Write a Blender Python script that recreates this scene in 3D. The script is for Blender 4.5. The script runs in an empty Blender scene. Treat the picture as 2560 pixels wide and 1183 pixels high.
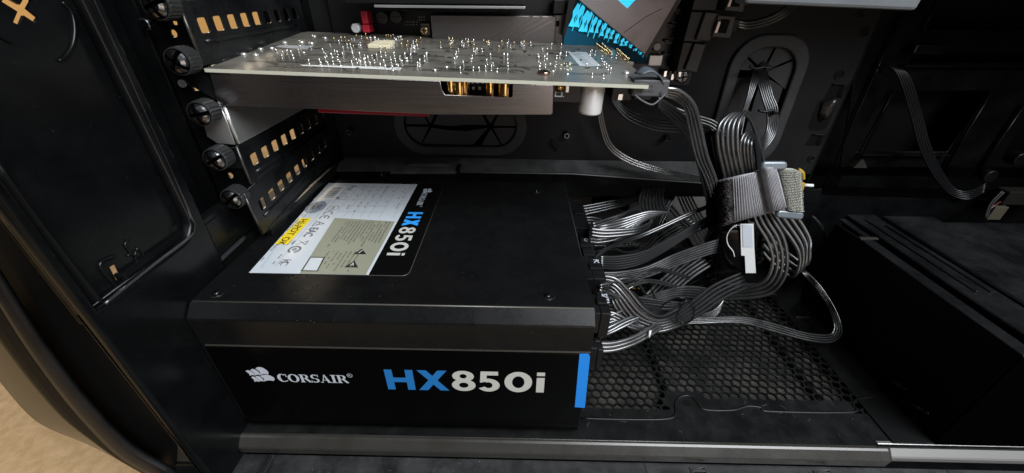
import bpy, bmesh, math, random
from mathutils import Vector, Matrix
random.seed(7)
R = math.radians
scene = bpy.context.scene
COL = scene.collection
scene.unit_settings.system = 'METRIC'
scene.unit_settings.scale_length = 0.01          # one unit is a centimetre

# ---------------------------------------------------------------- camera
CAM = Vector((14.377, -12.717, 20.582))
PITCH, YAW, ROLL, FPX = 0.555, -0.012, 0.010, 973.86
fw = Vector((math.sin(YAW)*math.cos(PITCH), math.cos(YAW)*math.cos(PITCH), -math.sin(PITCH)))
r0 = Vector((math.cos(YAW), -math.sin(YAW), 0)); u0 = r0.cross(fw)
rt = math.cos(ROLL)*r0 + math.sin(ROLL)*u0
up = -math.sin(ROLL)*r0 + math.cos(ROLL)*u0
cd = bpy.data.cameras.new('camera'); cam = bpy.data.objects.new('camera', cd); COL.objects.link(cam)
cam.matrix_world = Matrix(((rt.x, up.x, -fw.x, CAM.x), (rt.y, up.y, -fw.y, CAM.y), (rt.z, up.z, -fw.z, CAM.z), (0, 0, 0, 1)))
cd.sensor_width = 36; cd.lens = FPX/2560*36; cd.clip_start = 0.1; cd.clip_end = 3000
cd.dof.use_dof = True; cd.dof.focus_distance = 20; cd.dof.aperture_fstop = 14.0
scene.camera = cam

def ray(px, py):
    return fw + rt*((px-1280)/FPX) - up*((py-591.5)/FPX)
def on(px, py, ax, val):
    d = ray(px, py); t = (val-CAM[ax])/d[ax]; return CAM + d*t
def PX(px, py, x=0.3): return on(px, py, 0, x)
def PY(px, py, y): return on(px, py, 1, y)
def PZ(px, py, z=0.0): return on(px, py, 2, z)
def onpl(px, py, O, n):
    d = ray(px, py); t = (O-CAM).dot(n)/d.dot(n); return CAM + d*t

# ---------------------------------------------------------------- world and lamps
w = bpy.data.worlds.new('World'); scene.world = w; w.use_nodes = True
bg = w.node_tree.nodes['Background']; bg.inputs[0].default_value = (0.80, 0.86, 1.0, 1); bg.inputs[1].default_value = 0.02
def area(name, loc, target, sx, sy, power, col):
    l = bpy.data.lights.new(name, 'AREA'); l.shape = 'RECTANGLE'; l.size = sx; l.size_y = sy; l.energy = power; l.color = col
    o = bpy.data.objects.new(name, l); COL.objects.link(o); o.location = loc
    o.rotation_euler = (Vector(target)-Vector(loc)).to_track_quat('-Z', 'Y').to_euler(); return o
area('window_light', (70, -52, 98), (16, 8, 6), 75, 90, 320000, (0.90, 0.95, 1.0))
area('room_fill_light', (-95, 120, 110), (-60, 90, -3), 60, 60, 240000, (1.0, 0.84, 0.62))
area('room_fill_light', (-290, 90, 120), (-290, 200, 0), 60, 60, 260000, (1.0, 0.84, 0.62))  # added lamp, brightens the wall behind the cross-cut hole
area('bounce_fill', (46, -95, 0), (18, 6, 12), 40, 40, 12500, (1.0, 0.86, 0.78))  # added unseen fill lamp for beige reflections on shroud band and rail
scene.view_settings.view_transform = 'Standard'; scene.view_settings.look = 'None'
scene.view_settings.exposure = 0; scene.view_settings.gamma = 1
scene.cycles.max_bounces = 6
scene.cycles.use_denoising = True

# ---------------------------------------------------------------- materials
def nd(nt, t, **k):
    n = nt.nodes.new(t)
    for a, b in k.items():
        if a in n.inputs: n.inputs[a].default_value = b
        else: setattr(n, a, b)
    return n
MATS = {}
def mat(name, col, rough=.5, metal=0., dust=0., dustcol=(.16, .155, .145), dscale=1.0, speck=0., grain=0., brushed=None, spec=.5, emit=None, estr=0., bump=0., bscale=6., coat=0., rvar=0., ior=1.5):
    if name in MATS: return MATS[name]
    m = bpy.data.materials.new(name); m.use_nodes = True; nt = m.node_tree
    b = nt.nodes['Principled BSDF']; L = nt.links.new
    b.inputs['Roughness'].default_value = rough; b.inputs['Metallic'].default_value = metal
    b.inputs['Specular IOR Level'].default_value = spec; b.inputs['Coat Weight'].default_value = coat
    b.inputs['IOR'].default_value = ior
    b.inputs['Coat Roughness'].default_value = .15
    c4 = (*col, 1); b.inputs['Base Color'].default_value = c4
    if emit: b.inputs['Emission Color'].default_value = (*emit, 1); b.inputs['Emission Strength'].default_value = estr
    tc = nd(nt, 'ShaderNodeNewGeometry'); src = tc.outputs['Position']; cur = None
    def noise(scale, det=4, ro=.6, vec=None):
        n = nd(nt, 'ShaderNodeTexNoise'); n.inputs['Scale'].default_value = scale; n.inputs['Detail'].default_value = det; n.inputs['Roughness'].default_value = ro
        L(vec or src, n.inputs['Vector']); return n.outputs['Fac']
    def ramp(f, a, bb, lo=0., hi=1.):
        n = nd(nt, 'ShaderNodeMapRange'); n.inputs[1].default_value = a; n.inputs[2].default_value = bb; n.inputs[3].default_value = lo; n.inputs[4].default_value = hi
        L(f, n.inputs[0]); return n.outputs[0]
    def mix(fac, a, bcol):
        n = nd(nt, 'ShaderNodeMix', data_type='RGBA')
        L(fac, n.inputs[0])
        if a is None: n.inputs[6].default_value = c4
        else: L(a, n.inputs[6])
        n.inputs[7].default_value = (*bcol, 1); return n.outputs[2]
    if grain:
        f = ramp(noise(22, 3), .3, .7, 0, grain); cur = mix(f, cur, tuple(min(1, c*1.9+.01) for c in col))
    rl = None
    if dust:
        f = ramp(noise(.45*dscale, 6, .65), .38, .72, 0, 1)
        f2 = ramp(noise(9*dscale, 3), .2, .8, .45, 1)
        mm = nd(nt, 'ShaderNodeMath', operation='MULTIPLY'); L(f, mm.inputs[0]); L(f2, mm.inputs[1])
        m2 = nd(nt, 'ShaderNodeMath', operation='MULTIPLY'); L(mm.outputs[0], m2.inputs[0]); m2.inputs[1].default_value = dust
        cur = mix(m2.outputs[0], cur, dustcol)
        rl = ramp(mm.outputs[0], 0, 1, rough, min(1, rough+.3*min(1, dust*2)))
    if speck:
        v = nd(nt, 'ShaderNodeTexVoronoi'); v.inputs['Scale'].default_value = 3.2; L(src, v.inputs['Vector'])
        f = ramp(v.outputs['Distance'], .02, .05, speck, 0)
        n2 = ramp(noise(1.1, 2), .5, .56, 0, 1)
        mm = nd(nt, 'ShaderNodeMath', operation='MULTIPLY'); L(f, mm.inputs[0]); L(n2, mm.inputs[1])
        cur = mix(mm.outputs[0], cur, (.5, .5, .48))
    if brushed:
        mp = nd(nt, 'ShaderNodeMapping'); mp.inputs['Scale'].default_value = brushed; L(src, mp.inputs['Vector'])
        f = noise(1, 5, .7, mp.outputs[0])
        rl = ramp(f, .25, .75, max(.05, rough-.09), rough+.10)
        cur = mix(ramp(f, .3, .75, 0, .3), cur, tuple(c*.55 for c in col))
    if rvar and rl is None:
        rl = ramp(noise(1.3, 5), .3, .7, max(.05, rough-rvar), rough+rvar)
    if cur is not None: L(cur, b.inputs['Base Color'])
    if rl is not None: L(rl, b.inputs['Roughness'])
    if bump:
        bn = nd(nt, 'ShaderNodeBump'); bn.inputs['Strength'].default_value = bump; bn.inputs['Distance'].default_value = .02
        L(noise(bscale, 3), bn.inputs['Height']); L(bn.outputs[0], b.inputs['Normal'])
    MATS[name] = m; return m
DUST = (.20, .195, .185)
M_STEEL = mat('black_steel', (.0022, .0023, .0025), .28, spec=.15, dust=.25, dustcol=(.02, .02, .02), speck=.2, bump=.15, bscale=14)
M_REAR = mat('rear_steel', (.002, .0022, .0024), .24, spec=.25, dust=.12, dustcol=(.03, .03, .03), speck=.12, bump=.06, bscale=16)
M_COVER = mat('slot_steel', (.004, .0045, .005), .24, spec=.35, dust=.25, dustcol=(.05, .05, .05), bump=.12, bscale=14)
M_TRAY = mat('tray_steel', (.0092, .0092, .0096), .45, spec=.18, dust=.3, dustcol=(.018, .018, .018), speck=.3, bump=.2, bscale=18)
M_FLOOR = mat('floor_steel', (.004, .004, .004), .32, spec=.25, dust=.4, dustcol=(.020, .020, .019), dscale=1.6, speck=.5, bump=.15)
M_DARK = mat('dark_steel', (.0015, .0015, .0015), .6, spec=.15)
M_LEDGEE = mat('ledge_edge', (.12, .12, .115), .4)
M_VOID = mat('unlit_black', (.0008, .0008, .0008), .9, spec=.0)  # sheenless near-black, darkness of cage front and screw recess put into the colour
M_WORN = mat('worn_edge', (.10, .092, .080), .35, .3)
M_RAIL2 = mat('rail_bare', (.34, .33, .31), .34, .7)
M_HEAD = mat('screw_head', (.24, .24, .245), .24, 1.0)
M_REDGE = mat('pressed_edge_highlight', (.016, .017, .019), .34, spec=.9, coat=.5)  # paler than the panel: edge highlight put into the colour
M_PSU = mat('psu_paint', (.0042, .0043, .0045), 0.24, dust=.25, dustcol=(.016, .016, .015), dscale=1.4, speck=.5, bump=.3, bscale=28, spec=.22)
M_PSUF = mat('psu_front_gloss', (.0008, .0008, .0009), .2, speck=.08, spec=.1)
M_RAIL = mat('rail_paint', (.038, .035, .030), .26, .35, spec=.7, dust=.12, speck=.4)
M_LEDGE = mat('dusty_ledge', (.035, .035, .035), .5, spec=.3, dust=.6, dustcol=(.12, .12, .115), dscale=2.2, speck=.6)
M_BASE = mat('dusty_plastic', (.009, .009, .0092), .42, dust=.7, dustcol=(.045, .046, .047), dscale=1.6, speck=.7, bump=.3, bscale=10)
M_GLOSS = mat('gloss_shell', (.010, .0095, .004), .22, spec=.35)
M_RUBBER = mat('grommet_rubber', (.021, .021, .022), .5, spec=.4, dust=.6, dustcol=(.075, .075, .075), bump=.2, bscale=12)
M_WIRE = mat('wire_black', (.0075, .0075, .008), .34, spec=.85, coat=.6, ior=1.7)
M_WIREL = mat('wire_lit_side', (.05, .05, .052), .26, spec=1.0, coat=1.0, ior=2.2)  # paler wire copy, bright highlights put into the base colour
M_WIREF = mat('wire_far', (.010, .010, .010), .5, spec=.3)
M_WIRED = mat('wire_dusty', (.010, .010, .010), .33, spec=.9, coat=.9, ior=1.75, dust=.3, dustcol=(.10, .10, .097), dscale=2)
M_PLAS = mat('black_plastic', (.0035, .0035, .004), .32, spec=.3, dust=.2, dustcol=(.04, .04, .04))
M_PLASG = mat('grey_black_plastic', (.060, .060, .064), .42, dust=.4, dustcol=(.08, .08, .08))
M_TAPE = mat('gloss_black_tape', (.0012, .0012, .0012), .14, spec=.25)
M_ALU = mat('brushed_aluminium', (.40, .375, .37), .28, 1.0, brushed=(.25, 6, 130))
M_ALUM = mat('brushed_heatsink', (.22, .205, .20), .40, 1.0, brushed=(.3, 6, 50))
M_SILV = mat('bracket_silver', (.72, .71, .69), .40, .9, rvar=.06)
M_CHROME = mat('dark_chrome', (.13, .13, .135), .27, 1.0)
M_KNURL = mat('knurled_black', (.020, .020, .020), .42, .1)
M_SOLD = mat('solder', (.88, .87, .82), .25, .85)
M_GOLDP = mat('gold_pin', (.80, .62, .35), .25, 1.0)
M_COPS = mat('copper_screw', (.50, .33, .27), .22, 1.0)
M_PCB = mat('board_black', (.080, .073, .062), .24, dust=1.0, dustcol=(.22, .205, .17), dscale=.9, grain=.3, spec=.6)
M_PCBE = mat('board_edge', (.50, .49, .40), .6, grain=.1)
M_MB = mat('mainboard_black', (.0025, .0025, .003), .4, grain=.2)
M_CAPG = mat('capacitor_gold', (.80, .50, .16), .22, 1.0)
M_CAPW = mat('capacitor_silver', (.86, .86, .86), .42, .35, bump=.1)
M_RED = mat('red_plastic', (.30, .006, .022), .3)
M_REDJ = mat('red_jumper', (.50, .02, .04), .4)
M_WHITE = mat('print_white', (.46, .49, .54), .45)
M_OFFW = mat('print_offwhite', (.47, .46, .42), .45)
M_BLUE = mat('print_blue', (.012, .15, .42), .4)
M_BLUEL = mat('stripe_blue', (.012, .22, .70), .3)
M_LBLW = mat('label_white', (.50, .53, .56), .35, grain=.02)
M_LBLK = mat('label_black', (.003, .003, .003), .25, spec=.3)
M_LBLG = mat('label_khaki', (.25, .25, .185), .4)
M_INK = mat('ink_grey', (.10, .10, .11), .5)
M_INKL = mat('ink_pale', (.22, .24, .26), .5)
M_INKK = mat('ink_khaki', (.11, .11, .08), .5)
M_INKB = mat('ink_black', (.012, .012, .012), .5)
M_YEL = mat('sticker_yellow', (.80, .58, .02), .4)
M_SEAL = mat('seal_grey', (.20, .23, .27), .3)
M_PAPER = mat('paper_white', (.60, .60, .59), .5, grain=.05)
M_CREAM = mat('cream_pad', (.78, .70, .48), .4)
M_VEL = mat('velcro_grey', (.20, .195, .205), .85, dust=.6, dustcol=(.44, .44, .46), dscale=3, grain=1.0)
M_VELH = mat('velcro_hook', (.22, .22, .19), .8, dust=.6, dustcol=(.42, .42, .37), dscale=3, grain=1.0)
M_FUZZ = mat('fuzz_black', (.006, .006, .006), .9, spec=.1)
M_BUCK = mat('buckle_grey', (.17, .19, .21), .3, .4)
M_YELP = mat('yellow_plastic', (.40, .24, .015), .4)
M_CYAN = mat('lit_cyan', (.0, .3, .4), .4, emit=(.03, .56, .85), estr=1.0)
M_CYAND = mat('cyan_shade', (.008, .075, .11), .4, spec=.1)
M_PLATE = mat('chipset_plate', (.25, .222, .225), .48, .8, rvar=.05)
M_GREYM = mat('bay_grey', (.10, .11, .12), .4, dust=.3, dustcol=(.22, .22, .22))
M_LATCH = mat('latch_pink', (.62, .50, .46), .3, 1.0)
M_FILT = mat('filter_mesh', (.006, .006, .0055), .6, dust=1.0, dustcol=(.12, .112, .09), dscale=.9)  # tan patches: dust, with carpet light through the filter painted in
M_COMP = mat('dusty_compartment', (.16, .155, .14), .7, dust=.6, dustcol=(.26, .25, .23))
def ground_mat():
    m = mat('carpet_tan', (.27, .185, .10), .9, grain=.25, dust=.9, dustcol=(.46, .33, .20), dscale=3.5, bump=1.0, bscale=7, spec=.1)
    return m
M_GROUND = ground_mat()

# ---------------------------------------------------------------- helpers
def new_obj(name, me, m=None, parent=None, smooth=False):
    o = bpy.data.objects.new(name, me); COL.objects.link(o)
    if m is not None and not me.materials: me.materials.append(m)
    if parent is not None:
        o.parent = parent
        o.matrix_parent_inverse = Matrix.Translation(-Vector(parent.location)) if parent.type == 'EMPTY' else Matrix.Identity(4)
    if smooth:
        for p in me.polygons: p.use_smooth = True
    return o
ROOTLOC = {}
def thing(name, label, cat, loc=(0, 0, 0), group=None):
    o = bpy.data.objects.new(name, None); COL.objects.link(o); o.location = Vector(loc); o.empty_display_size = 1
    o['label'] = label; o['category'] = cat
    if group: o['group'] = group
    ROOTLOC[o.name] = Vector(loc); return o
def tag(o, label, cat, group=None):
    o['label'] = label; o['category'] = cat
    if group: o['group'] = group
    return o
def mk(name, verts, faces, m, parent=None, smooth=False, mats=None, fm=None):
    me = bpy.data.meshes.new(name); me.from_pydata([tuple(v) for v in verts], [], faces); me.update()
    if mats:
        for q in mats: me.materials.append(q)
        for i, p in enumerate(me.polygons): p.material_index = fm[i]
    bm = bmesh.new(); bm.from_mesh(me); bmesh.ops.recalc_face_normals(bm, faces=bm.faces); bm.to_mesh(me); bm.free()
    return new_obj(name, me, m if not mats else None, parent, smooth)
def finish(name, bm, m, parent=None, smooth=False):
    me = bpy.data.meshes.new(name); bm.to_mesh(me); bm.free(); return new_obj(name, me, m, parent, smooth)
def frame(O, U, V):
    U = Vector(U).normalized(); V = Vector(V); N = U.cross(V).normalized(); V = N.cross(U).normalized()
    return Matrix(((U.x, V.x, N.x, O[0]), (U.y, V.y, N.y, O[1]), (U.z, V.z, N.z, O[2]), (0, 0, 0, 1)))
ID = Matrix.Identity(4)
def box(name, lo, hi, m, parent=None, M=ID, bev=0.0, seg=2):
    bm = bmesh.new(); bmesh.ops.create_cube(bm, size=1)
    s = [hi[i]-lo[i] for i in range(3)]; c = [(hi[i]+lo[i])/2 for i in range(3)]
    for v in bm.verts: v.co = Vector((v.co.x*s[0]+c[0], v.co.y*s[1]+c[1], v.co.z*s[2]+c[2]))
    if bev: bmesh.ops.bevel(bm, geom=bm.edges[:], offset=bev, segments=seg, affect='EDGES', profile=.5)
    bm.transform(M); return finish(name, bm, m, parent)
def hull(name, pts, m, parent=None, bev=0.0):
    """a solid from 8 corner points: bottom ring of four then top ring of four"""
    bm = bmesh.new(); vs = [bm.verts.new(p) for p in pts]
    for f in ((0, 1, 2, 3), (4, 5, 6, 7), (0, 1, 5, 4), (1, 2, 6, 5), (2, 3, 7, 6), (3, 0, 4, 7)): bm.faces.new([vs[i] for i in f])
    bmesh.ops.recalc_face_normals(bm, faces=bm.faces)
    if bev: bmesh.ops.bevel(bm, geom=bm.edges[:], offset=bev, segments=2, affect='EDGES', profile=.5)
    return finish(name, bm, m, parent)
def plate(name, outer, holes, M, thick, m, parent=None, bev=0.0, smooth=False):
    """flat plate in the local XY plane of M, its front face at z = 0, thickness going to -z, real holes"""
    cu = bpy.data.curves.new('c', 'CURVE'); cu.dimensions = '2D'; cu.fill_mode = 'BOTH'
    cu.extrude = max(thick/2-bev, 0.0005); cu.bevel_depth = bev; cu.bevel_resolution = 2
    cu.offset = -bev if bev else 0
    for pts in [outer]+list(holes):
        s = cu.splines.new('POLY'); s.points.add(len(pts)-1); s.use_cyclic_u = True
        for i, p in enumerate(pts): s.points[i].co = (p[0], p[1], 0, 1)
    o = bpy.data.objects.new('c', cu); me = bpy.data.meshes.new_from_object(o); me.materials.clear()
    bpy.data.objects.remove(o); bpy.data.curves.remove(cu)
    me.transform(M @ Matrix.Translation((0, 0, -thick/2))); me.name = name
    return new_obj(name, me, m, parent, smooth)
def rr(x0, y0, x1, y1, r, n=4):
    o = []
    for cx, cy, a in ((x1-r, y1-r, 0), (x0+r, y1-r, 90), (x0+r, y0+r, 180), (x1-r, y0+r, 270)):
        for i in range(n+1):
            t = R(a+90*i/n); o.append((cx+r*math.cos(t), cy+r*math.sin(t)))
    return o
def circ(cx, cy, r, n=20, ry=None):
    return [(cx+r*math.cos(2*math.pi*i/n), cy+(ry or r)*math.sin(2*math.pi*i/n)) for i in range(n)]
def cyl(name, c, axis, r, h, m, parent=None, n=20, r2=None, bev=0.0, smooth=True):
    bm = bmesh.new(); bmesh.ops.create_cone(bm, cap_ends=True, segments=n, radius1=r, radius2=r if r2 is None else r2, depth=h)
    if bev:
        ed = [e for e in bm.edges if abs(e.verts[0].co.z-e.verts[1].co.z) < 1e-6]
        bmesh.ops.bevel(bm, geom=ed, offset=bev, segments=3, affect='EDGES', profile=.5)
    q = Vector((0, 0, 1)).rotation_difference(Vector(axis)); bm.transform(Matrix.Translation(Vector(c)) @ q.to_matrix().to_4x4())
    o = finish(name, bm, m, parent)
    if smooth:
        for p in o.data.polygons: p.use_smooth = len(p.vertices) <= 4
    return o
def catmull(P, sub=6):
    P = [Vector(p) for p in P]; Q = [P[0]*2-P[1]]+P+[P[-1]*2-P[-2]]; out = []
    for i in range(1, len(Q)-2):
        a, b, c, d = Q[i-1:i+3]
        for k in range(sub):
            t = k/sub; out.append(.5*((2*b)+(c-a)*t+(2*a-5*b+4*c-d)*t*t+(3*b-a-3*c+d)*t**3))
    out.append(P[-1]); return out
def tube_data(path, r, n=8, caps=True, V=None, F=None):
    V = [] if V is None else V; F = [] if F is None else F; base = len(V)
    T = [(path[min(i+1, len(path)-1)]-path[max(i-1, 0)]).normalized() for i in range(len(path))]
    nrm = T[0].orthogonal().normalized()
    for i, p in enumerate(path):
        nrm = (nrm - T[i]*nrm.dot(T[i]))
        nrm = nrm.normalized() if nrm.length > 1e-6 else T[i].orthogonal().normalized()
        b = T[i].cross(nrm)
        for k in range(n):
            a = 2*math.pi*k/n; V.append(p+nrm*(r*math.cos(a))+b*(r*math.sin(a)))
    for i in range(len(path)-1):
        for k in range(n):
            F.append((base+i*n+k, base+i*n+(k+1) % n, base+(i+1)*n+(k+1) % n, base+(i+1)*n+k))
    if caps: F.append(tuple(base+k for k in range(n))[::-1]); F.append(tuple(base+(len(path)-1)*n+k for k in range(n)))
    return V, F
def tube(name, pts, r, m, parent=None, n=8, sub=6, smooth=True, closed=False):
    P = catmull(pts, sub) if sub > 1 else [Vector(p) for p in pts]
    V, F = tube_data(P, r, max(n, 10) if r > .05 else n); me = bpy.data.meshes.new(name); me.from_pydata([tuple(v) for v in V], [], F)
    return new_obj(name, me, m, parent, smooth)
def sheet(name, rowA, rowB, thick, m, parent=None, sub=4, cross=3, bulge=0.0, bdir=(0, -1, 0)):
    """a strip spanning between two edge lines, with a real thickness"""
    A = catmull(rowA, sub); B = catmull(rowB, sub); V = []; F = []; nc = cross+1; bd = Vector(bdir)
    for a, b in zip(A, B):
        for j in range(nc):
            t = j/cross; V.append(a.lerp(b, t)+bd*(bulge*math.sin(math.pi*t)))
    for i in range(len(A)-1):
        for j in range(cross): F.append((i*nc+j, i*nc+j+1, (i+1)*nc+j+1, (i+1)*nc+j))
    me = bpy.data.meshes.new(name); me.from_pydata([tuple(v) for v in V], [], F)
    bm = bmesh.new(); bm.from_mesh(me); bmesh.ops.recalc_face_normals(bm, faces=bm.faces)
    bmesh.ops.solidify(bm, geom=bm.faces[:], thickness=thick); bmesh.ops.recalc_face_normals(bm, faces=bm.faces); bm.to_mesh(me); bm.free()
    return new_obj(name, me, m, parent, True)
class Flat:
    """flat print: polygons in a 2D plane"""
    def __init__(s): s.p = []; s.k = 0
    def poly(s, pts): s.k += 1; s.p.append(([(x, y, (s.k % 9)*.0006) for x, y in pts])); return s
    def rect(s, x0, y0, x1, y1): return s.poly([(x0, y0), (x1, y0), (x1, y1), (x0, y1)])
    def ring(s, cx, cy, rxo, ryo, rxi, ryi, a0=0, a1=360, n=28, dx=0):
        s.k += 1; z = (s.k % 9)*.0006
        for i in range(n):
            t0 = R(a0+(a1-a0)*i/n); t1 = R(a0+(a1-a0)*(i+1)/n)
            s.p.append([(cx+rxo*math.cos(t0), cy+ryo*math.sin(t0), z), (cx+rxo*math.cos(t1), cy+ryo*math.sin(t1), z),
                        (cx+dx+rxi*math.cos(t1), cy+ryi*math.sin(t1), z), (cx+dx+rxi*math.cos(t0), cy+ryi*math.sin(t0), z)])
        return s
    def line(s, pts, wd):
        for a, b in zip(pts, pts[1:]):
            a = Vector(a); b = Vector(b); t = (b-a).normalized()*wd/2; q = Vector((-t.y, t.x))
            s.poly([tuple(a-t+q*1), tuple(a-t-q), tuple(b+t-q), tuple(b+t+q)])
        return s
    def text(s, body, x, y, h, bold=0.0, wscale=1.0, align='LEFT'):
        cu = bpy.data.curves.new('t', 'FONT'); cu.body = body; cu.size = h/.72; cu.offset = bold; cu.align_x = align; cu.resolution_u = 3
        o = bpy.data.objects.new('t', cu); me = bpy.data.meshes.new_from_object(o)
        for f in me.polygons: s.p.append([(x+me.vertices[v].co.x*wscale, y+me.vertices[v].co.y, .0003) for v in f.vertices])
        bpy.data.objects.remove(o); bpy.data.curves.remove(cu); bpy.data.meshes.remove(me); return s
    def build(s, name, m, M, parent=None, lift=.003):
        V = []; F = []
        for pl in s.p:
            F.append(tuple(range(len(V), len(V)+len(pl)))); V += [M @ Vector((x, y, z+lift)) for x, y, z in pl]
        me = bpy.data.meshes.new(name); me.from_pydata([tuple(v) for v in V], [], F); o = new_obj(name, me, m, parent)
        if name in ('approval_marks', 'warning_marks', 'small_print', 'table_print', 'board_print', 'solder_dots', 'barcode', 'lit_cutouts'): o['kind'] = 'stuff'
        return o
def cable(name, label, cat, pts, n, r=.09, m=None, group=None, ends=None, jit=.0, sub=6, parent=None, first=0):
    """n wires side by side; each point is (px, py, depth, step x, step y[, step depth]) and becomes a place at its own distance"""
    P0 = PY(*pts[0][:3]); t = parent or thing(name, label, cat, P0, group)
    for k in range(first, first+n):
        W = []
        for i, p in enumerate(pts):
            dd = p[5] if len(p) > 5 else 0
            q = PY(p[0]+k*p[3], p[1]+k*p[4], p[2]+k*dd)
            if jit and 0 < i < len(pts)-1: q += Vector((random.uniform(-jit, jit), random.uniform(-jit, jit), random.uniform(-jit, jit)))
            W.append(q)
        tube('wire', W, r, m or M_WIRE, t, n=8, sub=sub)
    return t
XZ = lambda y: frame((0, y, 0), (1, 0, 0), (0, 0, 1))       # faces the opening
YZ = lambda x: frame((x, 0, 0), (0, 1, 0), (0, 0, 1))       # faces into the case
XY = lambda z: frame((0, 0, z), (1, 0, 0), (0, 1, 0))       # faces up
def pxz(px, py, y): p = PY(px, py, y); return (p.x, p.z)
def pyz(px, py, x): p = PX(px, py, x); return (p.y, p.z)
def pxy(px, py, z=0): p = PZ(px, py, z); return (p.x, p.y)
# ================================================================ the ground outside
V = [(-400, -26, -4), (400, -26, -4), (400, 240, -4), (-400, 240, -4), (-400, -26, -6), (400, -26, -6), (400, 240, -6), (-400, 240, -6)]
g = mk('ground', V, [(0, 1, 2, 3), (7, 6, 5, 4), (0, 4, 5, 1), (1, 5, 6, 2), (2, 6, 7, 3), (3, 7, 4, 0)], M_GROUND); g['kind'] = 'structure'
wl = box('wall', (-400, 240, -6), (400, 246, 160), mat('wall_ochre', (.68, .43, .18), .8, grain=.2)); wl['kind'] = 'structure'

# ================================================================ computer case
case = thing('computer_case', 'open black steel computer case holding every part, on the tan carpet', 'computer case', (20, 8, -3))
# --- floor: plates round the vent field, the vent as real hexagonal holes
VX0, VX1, VY0, VY1 = 17.2, 35.2, 1.5, 12.9
floor = plate('floor_panel', [(-0.9, -0.46), (60, -0.46), (60, 19), (-0.9, 19)], [[(VX0, VY0), (VX1, VY0), (VX1, VY1), (VX0, VY1)]], XY(0), .12, M_FLOOR, case)
pit = .56; rad = pit/2/math.cos(R(30)); hr = rad*.80; ys = rad*1.5; V = []; F = []; row = 0; y = VY0+.05
while y < VY1+.1:
    x = VX0+(pit/2 if row % 2 else 0)
    while x < VX1+.1:
        # ribs without holes run across the field, as on the real panel
        solid = (y < 2.3 and 23.0 < x < 34.5 and not (x < 23.4)) or (y < 2.75 and 23.4 < x < 25.6) or (y > 12.2 and x > 33.5)
        b = len(V); rot = R(30)
        for rr_, z in ((rad, .0), (hr, .0), (hr, -.12)):
            for k in range(6):
                a = rot+k*math.pi/3; V.append((x+rr_*math.cos(a), y+rr_*math.sin(a), z+.004))
        for k in range(6):
            k2 = (k+1) % 6; F.append((b+k, b+k2, b+6+k2, b+6+k))
            if not solid: F.append((b+6+k, b+6+k2, b+12+k2, b+12+k))
        if solid: F.append(tuple(b+6+k for k in range(6)))
        x += pit
    y += ys; row += 1
me = bpy.data.meshes.new('vent_grille'); me.from_pydata(V, [], F); vent = new_obj('vent_grille', me, M_FLOOR, floor)
# raised seam along the front of the vent field, its screw holes
seam = [pxy(*p) for p in ((1452, 1046), (1560, 1049), (1665, 1048), (1688, 1036), (1688, 1010), (1700, 993), (1722, 990), (1742, 1005), (1760, 1024), (1830, 1026), (1870, 1016), (1905, 1020), (1925, 1029), (2128, 1031), (2132, 1012), (2145, 998), (2190, 992))]
tube('seam', [(x, y, .0) for x, y in seam], .07, M_FLOOR, floor, n=8)
for px, py, ry in ((1716, 1008, .24), (1893, 1032, .24), (2160, 1010, .24), (1690, 720, .2), (1935, 722, .25), (2000, 715, .25)):
    x, y = pxy(px, py); cyl('screw_hole', (x, y, .004), (0, 0, 1), ry, .02, M_DARK, floor, n=16)
# little embossed tabs near the far edge of the floor
for px, py in ((1925, 737), (2005, 795)):
    x, y = pxy(px, py); box('tab', (x-.5, y-.1, 0), (x+.5, y+.1, .12), M_SILV if 0 else M_RAIL, floor, bev=.04)
x0, y0 = pxy(1625, 712); x1, y1 = pxy(1895, 718)
box('raised_strip', (x0, y0-.1, 0), (x1, y0+.12, .28), M_LEDGE, floor, bev=.04)
# dust filter seen through the holes
flt = box('dust_filter', (16, .6, -1.15), (36.5, 13.6, -.85), M_FILT, case)
for k in range(2):
    x = 24.0+k*9.3; box('filter_rib', (x-.14, .7, -.849), (x+.14, 13.5, -.45), M_PLAS, flt)
# --- front rail: a folded lip along the opening
prof = [(.0, -.06), (-.42, -.03), (-.50, .02), (-.58, .02), (-.68, -.05), (-1.0, -.40), (-1.04, -.50), (-1.0, -.95), (-.30, -.95)]
def rail(name, x0, x1, prof, m, end=.35, sub=None):
    V = []; F = []; xs = [x0, x1-end]+[x1-end+end*math.sin(R(a)) for a in (30, 60, 80, 90)]
    n = len(prof)
    for i, x in enumerate(xs):
        t = 1 if i < 2 else math.cos(R((30, 60, 80, 90)[i-2]))*.55+.45
        for (y, z) in prof: V.append((x, y*t if y < 0 else y, -.35+(z+.35)*t))
    for i in range(len(xs)-1):
        for k in range(n): F.append((i*n+k, i*n+(k+1) % n, (i+1)*n+(k+1) % n, (i+1)*n+k))
    F.append(tuple(range(n))); F.append(tuple((len(xs)-1)*n+k for k in range(n))[::-1])
    return mk(name, V, F, m, case, smooth=False)
rail('front_rail', -3.1, PY(2236, 1115, -.5).x, prof, M_RAIL)
rail('front_rail', PY(2190, 1115, -.3).x, 58, [(.0, -.02), (-.28, .02), (-.36, -.02), (-.74, -.42), (-.80, -.50), (-.78, -.80), (-.2, -.80)], M_RAIL2)
tube('rail_lip', [(-2.8, -.45, .0), (8, -.45, .0), (20, -.45, .0), (34, -.45, .0)], .035, M_RAIL, case, sub=1)
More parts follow.
